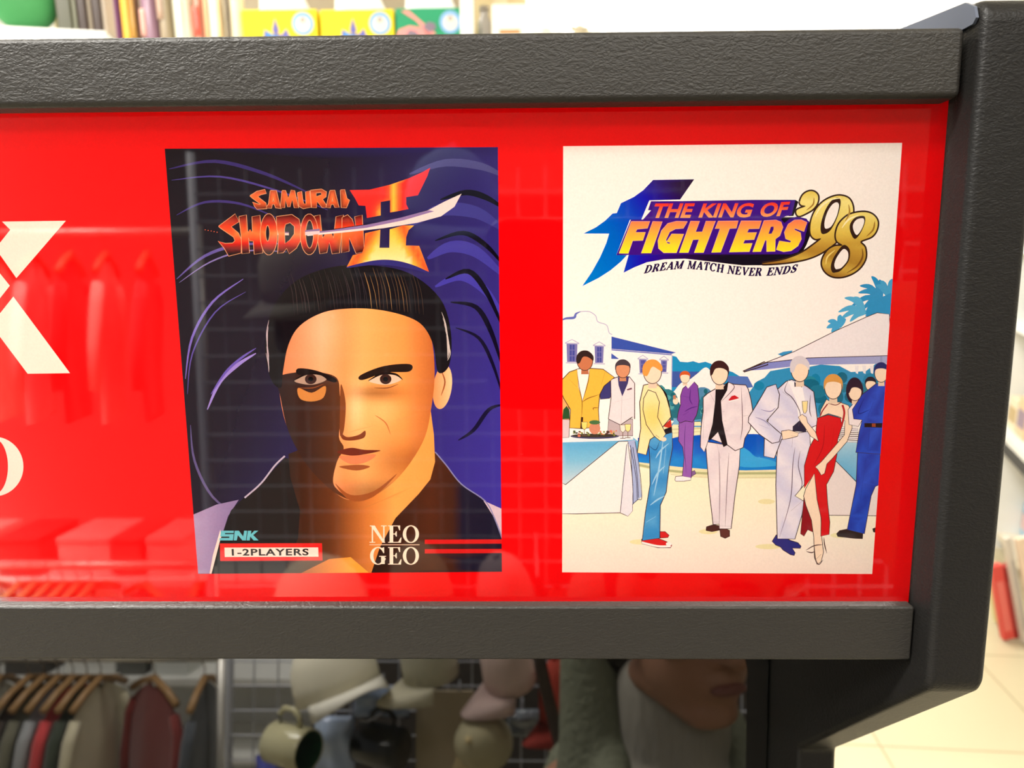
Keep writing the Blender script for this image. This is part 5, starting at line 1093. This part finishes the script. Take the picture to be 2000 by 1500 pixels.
def mug(px, py, label, col, col_in, yaw, see=None):
    p = (see or mirror_y)(px, py, GY + .075)
    t = thing('mug', label, 'mug', tuple(p), (0, 0, yaw), 'mugs hung on the wire grid')
    bm = bmesh.new(); ax = (1, 0, 0)
    lathe(bm, [(0, -.048), (.036, -.048), (.040, -.044), (.040, .048), (.0385, .0495), (.037, .048)], 36, ax); b = obj('mug_body', bm, mat(label[:12].replace(' ', '_') + '_glaze', col, .15), t, smooth=True)
    bm = bmesh.new(); lathe(bm, [(.037, .048), (.0365, -.036), (.032, -.042), (0, -.043)], 36, ax); obj('mug_inside', bm, mat(label[:12].replace(' ', '_') + '_inside', col_in, .2), t, smooth=True)
    bm = bmesh.new(); tube(bm, [(-.028, 0, .038), (-.030, 0, .058), (-.018, 0, .070), (.006, 0, .071), (.022, 0, .060), (.024, 0, .038)], .0055, 10); obj('handle', bm, mat(label[:12].replace(' ', '_') + '_handle', col, .15), t, smooth=True)
    bm = bmesh.new(); tube(bm, [(-.004, -.0, .064), (-.004, -.05, .064), (-.004, -.072, .074)], .002, 6); h = obj('grid_hook', bm, m_wire, t)
    return t
mug(568, 1457, 'cream mug with a green inside', (196, 190, 152), (44, 96, 66), E_(28))
mug(745, 1456, 'black mug with a dark inside and ring handle', (30, 32, 30), (40, 48, 44), E_(205))
mug(600, 645, 'slate mug hung below the dark grey cap', (52, 54, 62), (60, 66, 76), E_(150), marquee_y)
# clear bags of pale blue goods and a blue folder low on the grid
def bag(px0, py0, px1, py1, label, col, dy=.03, name='plastic_bag', cat='bag', grp='clear bags on the wire grid'):
    a, b = mirror_y(px0, py0, GY + dy), mirror_y(px1, py1, GY + dy); w = abs(b[0] - a[0]); h = abs(a[2] - b[2])
    t = thing(name, label, cat, ((a[0] + b[0]) / 2, GY + dy, min(a[2], b[2])), (0, 0, 0), grp)
    bm = bmesh.new(); nx, nz = 10, 12; G = {}
    for s in (-1, 1):
        for i in range(nx + 1):
            for j in range(nz + 1):
                u, v = i / nx * 2 - 1, j / nz
                e = (1 - abs(u) ** 3) * min(1, 5 * v, 5 * (1 - v)); wob = .004 * math.sin(7 * u + 4 * v) + .003 * math.sin(11 * v)
                if s == 1 and (abs(u) == 1 or v in (0, 1)): G[s, i, j] = G[-1, i, j]; continue
                G[s, i, j] = bm.verts.new((u * w / 2, s * .016 * e + wob * e, v * h))
        for i in range(nx):
            for j in range(nz): bm.faces.new((G[s, i, j], G[s, i + 1, j], G[s, i + 1, j + 1], G[s, i, j + 1]))
    obj('bag_body', bm, mat(label[:16].replace(' ', '_'), col, .12, coat=.6), t, smooth=True)
    bm = bmesh.new(); tube(bm, [(0, 0, h - .004), (0, -.006, h + .012), (0, -dy + .006, h + .016)], .0016, 6); obj('hook', bm, m_wire, t)
bag(615, 1398, 692, 1530, 'pale blue bag between the two mugs', (196, 214, 246))
bag(690, 1340, 800, 1402, 'pale blue bag above the black mug', (160, 180, 214), dy=.03)
bag(500, 1474, 556, 1560, 'deep blue bag under the cream mug', (74, 80, 168), dy=.024)
bag(990, 1385, 1052, 1440, 'grey blue bag left of the red cap', (150, 160, 172), dy=.024)
bag(1072, 1392, 1132, 1530, 'white bag under the red cap', (226, 220, 196), dy=.024)
pts = [mirror_y(x, y, GY + .20) for x, y in ((1048, 1255), (1062, 1330), (1080, 1400), (1096, 1460), (1112, 1530))]
t = thing('hanging_strap', 'dark brown strap hanging in front of the red cap', 'strap', tuple(pts[0]))
bm = bmesh.new()
for s in (0, 1): pass
L_ = [bm.verts.new(Vector(p - pts[0]) + Vector((dx, dy_, 0))) for p in pts for dx, dy_ in ((-.013, 0), (.013, 0), (.013, .004), (-.013, .004))]
for i in range(len(pts) - 1):
    for k in range(4): bm.faces.new((L_[4 * i + k], L_[4 * i + (k + 1) % 4], L_[4 * i + 4 + (k + 1) % 4], L_[4 * i + 4 + k]))
bm.faces.new(L_[:4]); bm.faces.new(L_[-4:])
obj('strap_band', bm, mat('dark_brown_strap', (64, 52, 44), .7), t, subsurf=1)
bm = bmesh.new(); tube(bm, [(0, 0, -.002), (0, -.10, .012), (0, -.194, .012)], .002, 6); obj('long_hook', bm, m_wire, t)

# ------------------------------------------------------------------ clothes rail
KY = -2.1
rail_z = float(mirror_y(200, 1284, KY)[2])
rx0, rx1 = float(mirror_y(-260, 1303, KY)[0]), float(mirror_y(432, 1303, KY)[0])
rk = thing('clothes_rail', 'pale metal clothes rail with a row of shirts', 'clothes rail', ((rx0 + rx1) / 2, KY, 0))
hw = (rx1 - rx0) / 2; m_metal = mat('pale_metal', (196, 192, 184), .35, metallic=.6)
bm = bmesh.new(); tube(bm, [(-hw, 0, rail_z), (hw, 0, rail_z)], .014, 12); obj('rail', bm, m_metal, rk, smooth=True)
for s in (-1, 1):
    bm = bmesh.new(); tube(bm, [(s * hw, 0, .03), (s * hw, 0, rail_z)], .014, 12); obj('stand', bm, m_metal, rk, smooth=True)
for s in (-1, 1):
    bm = bmesh.new(); tube(bm, [(s * hw, -.28, .03), (s * hw, .28, .03)], .014, 12); obj('foot', bm, m_metal, rk, smooth=True)
m_wood = mat('hanger_wood', (150, 116, 76), .5, bump=(80, .1, .002)); m_hook = mat('hanger_steel', (190, 188, 184), .25, metallic=1.0)
SW = .30; Q = PI / 2
def shirt_mesh(w=SW, h=.50, th=.036):
    bm = bmesh.new(); nx, nz = 14, 12; G = {}
    for s in (-1, 1):
        for i in range(nx + 1):
            for j in range(nz + 1):
                u, v = i / nx * 2 - 1, j / nz
                top = -.02 - .085 * abs(u) ** 1.6 if abs(u) > .16 else -.02 - .02 * (1 - abs(u) / .16)
                z = top + (-h - top) * v; x = u * w / 2 * (1 + .03 * math.sin(3 * v))
                e = max(0.0, 1 - abs(u) ** 4) * (.18 + .82 * min(1, 3 * v)) * (.75 + .25 * math.cos(5 * u + 2 * v))
                if s == 1 and abs(u) == 1: G[s, i, j] = G[-1, i, j]; continue
                G[s, i, j] = bm.verts.new((x, s * th / 2 * e, z))
        for i in range(nx):
            for j in range(nz):
                q = (G[s, i, j], G[s, i + 1, j], G[s, i + 1, j + 1], G[s, i, j + 1])
                bm.faces.new(q)
    return bm
def sleeve_mesh(s, w=SW):
    bm = bmesh.new(); tube(bm, [(s * w * .40, 0, -.095), (s * (w * .49), 0, -.15), (s * (w * .52), .01, -.27), (s * (w * .52), .015, -.40)], [.016, .019, .018, .016], 12); return bm
def garment(px, rot, label, col, see=None, rz=None, grp='shirts on the lower clothes rail'):
    p = (see or mirror_y)(px, 1303 if see is None else 470, KY)
    t = thing('shirt', label, 'shirt', (p[0], KY, (rail_z if rz is None else rz) - .060), (0, 0, rot), grp)
    mm = mat('cloth_' + label[:20].replace(' ', '_'), col, .9, bump=(220, .2, .003), sheen=.2)
    obj('shirt_body', shirt_mesh(), mm, t, smooth=True)
    for s in (-1, 1): obj('sleeve', sleeve_mesh(s), mm, t, smooth=True)
    bm = bmesh.new(); tube(bm, [(-.135, 0, -.06), (-.075, 0, -.028), (0, 0, -.004), (.075, 0, -.028), (.135, 0, -.06)], [.012, .011, .012, .011, .012], 10); hg = obj('hanger', bm, m_wood, t, smooth=True)
    bm = bmesh.new(); tube(bm, [(0, 0, -.002), (0, 0, .030)] + [(.0182 * math.cos(math.radians(a)), 0,   .0591 + .0182 * math.sin(math.radians(a))) for a in range(-50, 206, 23)], .0022, 6)
    bmesh.ops.rotate(bm, cent=(0, 0, 0), matrix=Matrix.Rotation(Q - rot, 3, 'Z'), verts=bm.verts[:]); obj('hanger_hook', bm, m_hook, hg, smooth=True)
    return t
for px, r, lab, c in [(-120, Q + .06, 'dark navy shirt at the far left of the rail', (50, 52, 66)), (-62, Q + .06, 'brown shirt second from the far left of the rail', (96, 76, 58)), (0, Q - .22, 'white shirt showing its pale front on the rail', (224, 220, 204)),
                      (56, Q + .06, 'dark brown shirt beside the white one', (62, 50, 42)), (85, Q + .06, 'olive grey shirt beside the dark brown one', (98, 96, 80)), (114, Q + .06, 'bluish grey shirt left of the red one', (140, 142, 144)),
                      (143, Q + .06, 'bright red shirt in the middle of the rail', (186, 60, 62)), (170, Q + .06, 'dark green shirt right of the red one', (52, 60, 48)), (197, Q + .06, 'pale beige shirt left of the maroon one', (186, 178, 152)),
                      (302, .62, 'maroon shirt turned to face the room', (112, 40, 36)), (400, Q - .1, 'dark slate shirt at the right end of the rail', (66, 70, 76))]:
    garment(px, r, lab, c)
# upper rail, seen in the marquee
up_z = float(marquee_y(150, 455, KY)[2])
bm = bmesh.new(); tube(bm, [(-hw, 0, up_z), (hw, 0, up_z)], .014, 12); obj('rail', bm, m_metal, rk, smooth=True)
for s in (-1, 1):
    bm = bmesh.new(); tube(bm, [(s * hw, 0, rail_z + .001), (s * hw, 0, up_z + .02)], .0135, 12); obj('stand', bm, m_metal, rk, smooth=True)
for px, r, lab, c in [(-150, Q - .3, 'black shirt at the far left of the upper rail', (44, 44, 46)), (-80, Q - .3, 'grey shirt on the upper rail next to the black one', (120, 120, 122)), (-10, Q - .3, 'cream shirt on the upper rail', (218, 206, 186)), (62, Q - .3, 'pale pink shirt on the upper rail', (226, 190, 184)),
                      (135, Q - .3, 'dark red shirt on the upper rail', (120, 36, 36)), (205, Q - .3, 'off white shirt on the upper rail', (226, 216, 204)), (285, Q - .3, 'dark grey shirt at the right end of the upper rail', (74, 72, 74))]:
    garment(px, r, lab, c, marquee_y, up_z, 'shirts on the upper clothes rail')
# low shelf with boxes behind the rail
LYS = -2.75
lz = float(mirror_y(200, 1326, LYS + .17)[2])
t = thing('low_shelf', 'pale low shelf behind the clothes rail with boxes on it', 'shelf', (-1.7, LYS, 0))
for z in (.10, lz * .55, lz - .025): obj('shelf_board', bx(-1.4, 1.2, -.17, .17, z, z + .025), m_white, t)
for x in (-1.43, 1.2): obj('end_panel', bx(x, x + .03, -.17, .17, 0, lz), m_white, t)
obj('back_panel', bx(-1.4, 1.2, -.185, -.171, 0, lz), m_white, t)
for k, (px, w, c, lab) in enumerate([(-40, .22, (206, 204, 196), 'pale grey box on the low shelf, furthest left'), (88, .16, (74, 70, 66), 'dark box on the low shelf right of the pale grey one'), (210, .20, (226, 226, 220), 'white box in the middle of the low shelf'), (290, .10, (104, 104, 98), 'small dark grey box on the low shelf'), (360, .14, (214, 216, 210), 'whitish box at the right end of the low shelf')]):
    x = float(mirror_y(px, 1320, LYS)[0])
    b = thing('storage_box', lab, 'box', (x, LYS, lz + .0012), group='boxes on the low shelf'); obj('box_body', bx(-w / 2, w / 2, -.13, .13, 0, .13), mat('storage_%d' % k, c, .6), b, bevel=.004); obj('lid', bx(-w / 2 - .004, w / 2 + .004, -.134, .134, .131, .155), mat('storage_lid_%d' % k, tuple(v * .9 for v in c), .6), b, bevel=.004)

# ------------------------------------------------------------------ the person taking the photograph, and the phone
def blob(name, parts, m_, parent, voxel=.006, smooth_it=6):
    bm = bmesh.new()
    for p in parts:
        if p[0] == 'c':
            _, a, b, r0, r1 = p; a, b = Vector(a), Vector(b); n_ = max(2, int((b - a).length / .02))
            tube(bm, [a.lerp(b, i / n_) for i in range(n_ + 1)], [r0 + (r1 - r0) * i / n_ for i in range(n_ + 1)], 16)
            ellipsoid(bm, a, (r0, r0, r0), u=16, v=10); ellipsoid(bm, b, (r1, r1, r1), u=16, v=10)
        else:
            ellipsoid(bm, p[1], p[2], p[3] if len(p) > 3 else None, u=24, v=16)
    o = obj(name, bm, m_, parent, smooth=True)
    r = o.modifiers.new('join', 'REMESH'); r.mode = 'VOXEL'; r.voxel_size = voxel; r.use_smooth_shade = True
    s = o.modifiers.new('soften', 'SMOOTH'); s.factor = .5; s.iterations = smooth_it
    return o
PY_ = -0.56
_chin = mirror_y(1398, 1437, PY_ + .11); PX_ = float(_chin[0]) - .022; DZ = float(_chin[2]) - (1.455 - .098)
per = thing('person', 'person in a grey green jacket and pale ribbed top, holding up a phone', 'person', (PX_, PY_, 0))
m_skin = mat('skin', (150, 108, 84), .55, bump=(400, .08, .001))
hz = Matrix.Rotation(math.radians(-22), 3, 'Z'); HC = Vector((0, .035, 1.455 + DZ))
def H(x, y, z): return tuple(HC + hz @ Vector((x, y, z)))
UPt = Vector(UPV); RGt = Vector(RGT); FWt = Vector(FWD); CAMv = Vector(CAM); PV = Vector((PX_, PY_, 0))
def PHN(r, u, f): return tuple(CAMv + RGt * r + UPt * u + FWt * f - PV)       # point in the phone's own frame
wl, wr = Vector((-.235, .06, .80 + DZ)), Vector(PHN(.150, -.085, -.060))       # wrists
el, er = Vector((-.225, -.03, 1.00 + DZ)), Vector((.235, .18, 1.47 + DZ))
sl, sr = Vector((-.165, -.01, 1.188 + DZ)), Vector((.165, -.01, 1.188 + DZ))
def up(parts):                                   # lift everything above the knees to this person's height
    f = lambda p: Vector((p[0], p[1], p[2] + DZ * min(1, max(0, (p[2] - .09) / .7))))
    return [('c', f(q[1]), f(q[2]), q[3], q[4]) for q in parts]
body = up([('c', (0, 0, .86), (0, .0, 1.02), .125, .115), ('c', (0, 0, 1.02), (0, -.005, 1.18), .115, .125), ('c', (-.09, -.01, 1.20), (.09, -.01, 1.20), .085, .085), ('c', (-.12, -.01, 1.205), (.12, -.01, 1.205), .050, .050), ('c', (-.04, -.01, 1.25), (.04, -.01, 1.25), .050, .050),
        ('c', (0, -.01, 1.24), (0, .015, 1.37), .056, .050), ('c', (-.085, 0, .84), (-.09, .01, .46), .082, .052), ('c', (.085, 0, .84), (.09, .01, .46), .082, .052), ('c', (-.09, .01, .46), (-.092, -.01, .09), .052, .036), ('c', (.09, .01, .46), (.092, -.01, .09), .052, .036),
        ('c', (-.092, -.02, .05), (-.10, .13, .03), .036, .028), ('c', (.092, -.02, .05), (.10, .13, .03), .036, .028)]) + [
        ('c', sl, el, .046, .038), ('c', el, wl, .038, .026), ('c', sr, er, .046, .038), ('c', er, wr, .038, .026),
        ('e', H(0, -.015, .035), (.074, .092, .082), hz), ('e', H(0, .028, -.030), (.058, .060, .066), hz), ('e', H(0, .062, -.080), (.026, .022, .018), hz), ('c', H(-.040, .0, -.055), H(-.014, .062, -.082), .020, .016), ('c', H(.040, .0, -.055), H(.014, .062, -.082), .020, .016),
        ('c', H(0, .082, .022), H(0, .104, -.016), .009, .013), ('e', H(-.011, .090, -.020), (.009, .009, .007)), ('e', H(.011, .090, -.020), (.009, .009, .007)), ('e', H(0, .083, -.044), (.024, .011, .007), hz), ('e', H(0, .081, -.056), (.021, .011, .007), hz),
        ('e', H(-.038, .062, -.005), (.022, .02, .02), hz), ('e', H(.038, .062, -.005), (.022, .02, .02), hz), ('c', H(-.045, .070, .036), H(.045, .070, .036), .012, .012), ('e', H(-.076, -.012, .0), (.008, .017, .028), hz), ('e', H(.076, -.012, .0), (.008, .017, .028), hz)]
# hands: palm, four unequal bent fingers in front of the phone, thumb on its screen side
def hand(w, side, rr, uu, dirs):
    out = [('c', w, Vector(PHN(rr, uu, -.028)), .026, .024), ('e', Vector(PHN(rr, uu, -.028)), (.034, .024, .034))]
    for (k0, k1, k2, k3, r) in dirs:
        pts = [Vector(PHN(*q)) for q in (k0, k1, k2, k3)]
        for a_, b_ in zip(pts, pts[1:]): out.append(('c', a_, b_, r, r * .9))
    return out
def hang(k): return Vector((-.236 + k[0], .066 + k[1], .80 + DZ + k[2]))
body += [('c', wl, hang((0, .004, -.05)), .026, .024), ('e', hang((0, .004, -.055)), (.020, .036, .040))]
for f, L in ((-.026, .064), (-.008, .074), (.010, .070), (.026, .056)):                      # relaxed left hand
    q = [hang((0, f, -.085)), hang((.002, f + .003, -.085 - .45 * L)), hang((.012, f + .006, -.085 - .78 * L)), hang((.026, f + .008, -.085 - .98 * L))]
    for a_, b_ in zip(q, q[1:]): body.append(('c', a_, b_, .0080, .0074))
q = [hang((.008, .030, -.035)), hang((.018, .050, -.062)), hang((.026, .056, -.088))]
for a_, b_ in zip(q, q[1:]): body.append(('c', a_, b_, .0098, .0085))
body += hand(wr, 1, .180, -.050, [((.166, -.020, -.022), (.1535, -.012, .004), (.140, -.010, .0068), (.124, -.010, .0068), .008), ((.168, -.034, -.020), (.1545, -.030, .006), (.140, -.028, .0068), (.120, -.028, .0068), .0085),
                                 ((.168, -.052, -.020), (.1545, -.049, .006), (.140, -.046, .0068), (.122, -.046, .0068), .008), ((.166, -.068, -.022), (.1535, -.066, .004), (.140, -.062, .0068), (.128, -.062, .0068), .007), ((.166, -.070, -.036), (.146, -.056, -.031), (.126, -.044, -.0255), (.114, -.036, -.0245), .0090)])
blob('body', body, m_skin, per, .0055, 4)
for s in (-1, 1):
    bm = bmesh.new(); ellipsoid(bm, H(s * .032, .079, .018), (.012, .010, .008), hz, u=16, v=10); e = obj('eye', bm, mat('eye_white', (226, 222, 214), .2), per, smooth=True)
    bm = bmesh.new(); ellipsoid(bm, H(s * .032, .0875, .018), (.0055, .003, .0055), hz, u=12, v=8); obj('iris', bm, mat('dark_iris', (40, 28, 22), .2), e, smooth=True)
    bm = bmesh.new(); tube(bm, [H(s * .016, .088, .034), H(s * .034, .086, .039), H(s * .050, .074, .034)], [.003, .0035, .002], 8); obj('eyebrow', bm, mat('brow_hair', (36, 28, 24), .8), per, smooth=True)
bm = bmesh.new(); ellipsoid(bm, H(0, .0905, -.050), (.022, .006, .007), hz, u=16, v=8); obj('lips', bm, mat('lip_colour', (120, 74, 66), .45), per, smooth=True)
blob('hair', [('e', H(0, -.028, .050), (.084, .094, .082), hz), ('e', H(0, -.062, -.02), (.070, .056, .075), hz), ('c', H(-.062, .045, .085), H(.062, .045, .085), .022, .022)], mat('dark_hair', (30, 25, 23), .5, bump=(160, .5, .004)), per, .006, 3)
m_top = mat('pale_ribbed_knit', (142, 137, 126), .9, bump=(150, .9, .004, (1, .15, .15)))
m_jac = mat('grey_green_cloth', (104, 107, 88), .85, bump=(120, .5, .006))
blob('ribbed_top', up([('c', (0, 0, .90), (0, 0, 1.02), .134, .124), ('c', (0, 0, 1.02), (0, -.002, 1.18), .124, .134), ('c', (-.09, -.008, 1.19), (.09, -.008, 1.19), .092, .092), ('c', (-.11, -.01, 1.20), (.11, -.01, 1.20), .056, .056), ('c', (-.04, -.01, 1.25), (.04, -.01, 1.25), .056, .056), ('c', (0, -.008, 1.245), (0, .012, 1.375), .068, .064)]), m_top, per, .007, 3)
jk = [('c', sl + Vector((.02, 0, 0)), sl, .060, .060), ('c', sl, el, .064, .054), ('c', el, wl.lerp(el, .05), .054, .038), ('c', sr + Vector((-.02, 0, 0)), sr, .060, .060), ('c', sr, er, .064, .054), ('c', er, wr.lerp(er, .12), .054, .036)]
for s in (-1, 1):
    jk += up([('c', (s * .115, .0, .84), (s * .11, .005, 1.16), .085, .072), ('c', (s * .075, .10, .84), (s * .095, .10, 1.12), .030, .030), ('c', (s * .095, .10, 1.12), (s * .075, .055, 1.275), .030, .026), ('c', (s * .075, .05, 1.28), (s * .062, -.045, 1.335), .024, .022), ('c', (s * .06, -.015, 1.245), (s * .145, -.01, 1.20), .050, .055)])
jk += up([('c', (-.095, .01, 1.22), (-.088, -.005, 1.30), .045, .042), ('c', (-.088, -.005, 1.30), (-.090, -.03, 1.42), .042, .036), ('c', (-.090, -.03, 1.42), (-.05, -.09, 1.40), .036, .04), ('c', (-.05, -.09, 1.40), (.06, -.09, 1.36), .04, .04), ('c', (-.062, -.045, 1.335), (.062, -.045, 1.335), .022, .022), ('c', (-.08, -.075, .86), (-.08, -.07, 1.22), .075, .07), ('c', (.08, -.075, .86), (.08, -.07, 1.22), .075, .07), ('c', (0, -.09, .86), (0, -.085, 1.24), .07, .065)])
blob('jacket', jk, m_jac, per, .007, 3)
blob('trousers', up([('c', (-.03, 0, .88), (.03, 0, .88), .128, .128), ('c', (-.085, 0, .84), (-.09, .01, .46), .094, .068), ('c', (.085, 0, .84), (.09, .01, .46), .094, .068), ('c', (-.09, .01, .46), (-.092, -.008, .10), .068, .056), ('c', (.09, .01, .46), (.092, -.008, .10), .068, .056)]), mat('dark_denim', (48, 52, 66), .85, bump=(300, .3, .002)), per, .008, 3)
for s in (-1, 1):
    blob('shoe', [('c', (s * .093, -.045, .045), (s * .104, .16, .036), .043, .034), ('c', (s * .093, -.05, .03), (s * .104, .165, .028), .030, .028)], mat('black_shoe', (34, 33, 34), .5), per, .006, 3)
ph = thing('smartphone', 'black smartphone held up in front of the marquee', 'phone', tuple(CAM))
def phn(bm):
    M = Matrix((tuple(RGT) + (0,), tuple(UPV) + (0,), tuple(FWD) + (0,), (0, 0, 0, 1))).transposed()
    bmesh.ops.transform(bm, matrix=M, verts=bm.verts[:]); return bm
bm = bmesh.new(); prism(bm, fillet([(-.014, -.058), (.142, -.058), (.142, .018), (-.014, .018)], .009, 6), -.0125, -.0045, 'z'); obj('phone_body', phn(bm), mat('phone_black', (20, 20, 22), .3), ph, bevel=.0015)
bm = bmesh.new(); box(bm, -.008, .136, -.054, .014, -.0134, -.0127); obj('phone_screen', phn(bm), mat('phone_glass', (60, 44, 44), .1), ph)
for (x, y) in ((0, 0), (0, -.020), (.017, -.010)):
    bm = bmesh.new(); lathe(bm, [(.0062, -.0044), (.0075, -.0044), (.0075, -.0018), (.0062, -.0018)], 28, origin=(x, y, 0)); r0 = [v for v in bm.verts]; bm.faces.new([v for v in bm.verts][:28][::-1]) if False else None
    lathe(bm, [(.0062, -.0018), (.0062, -.0042), (0, -.0042)], 28, origin=(x, y, 0)); obj('lens_ring', phn(bm), mat('lens_black', (14, 14, 16), .2), ph, smooth=False)
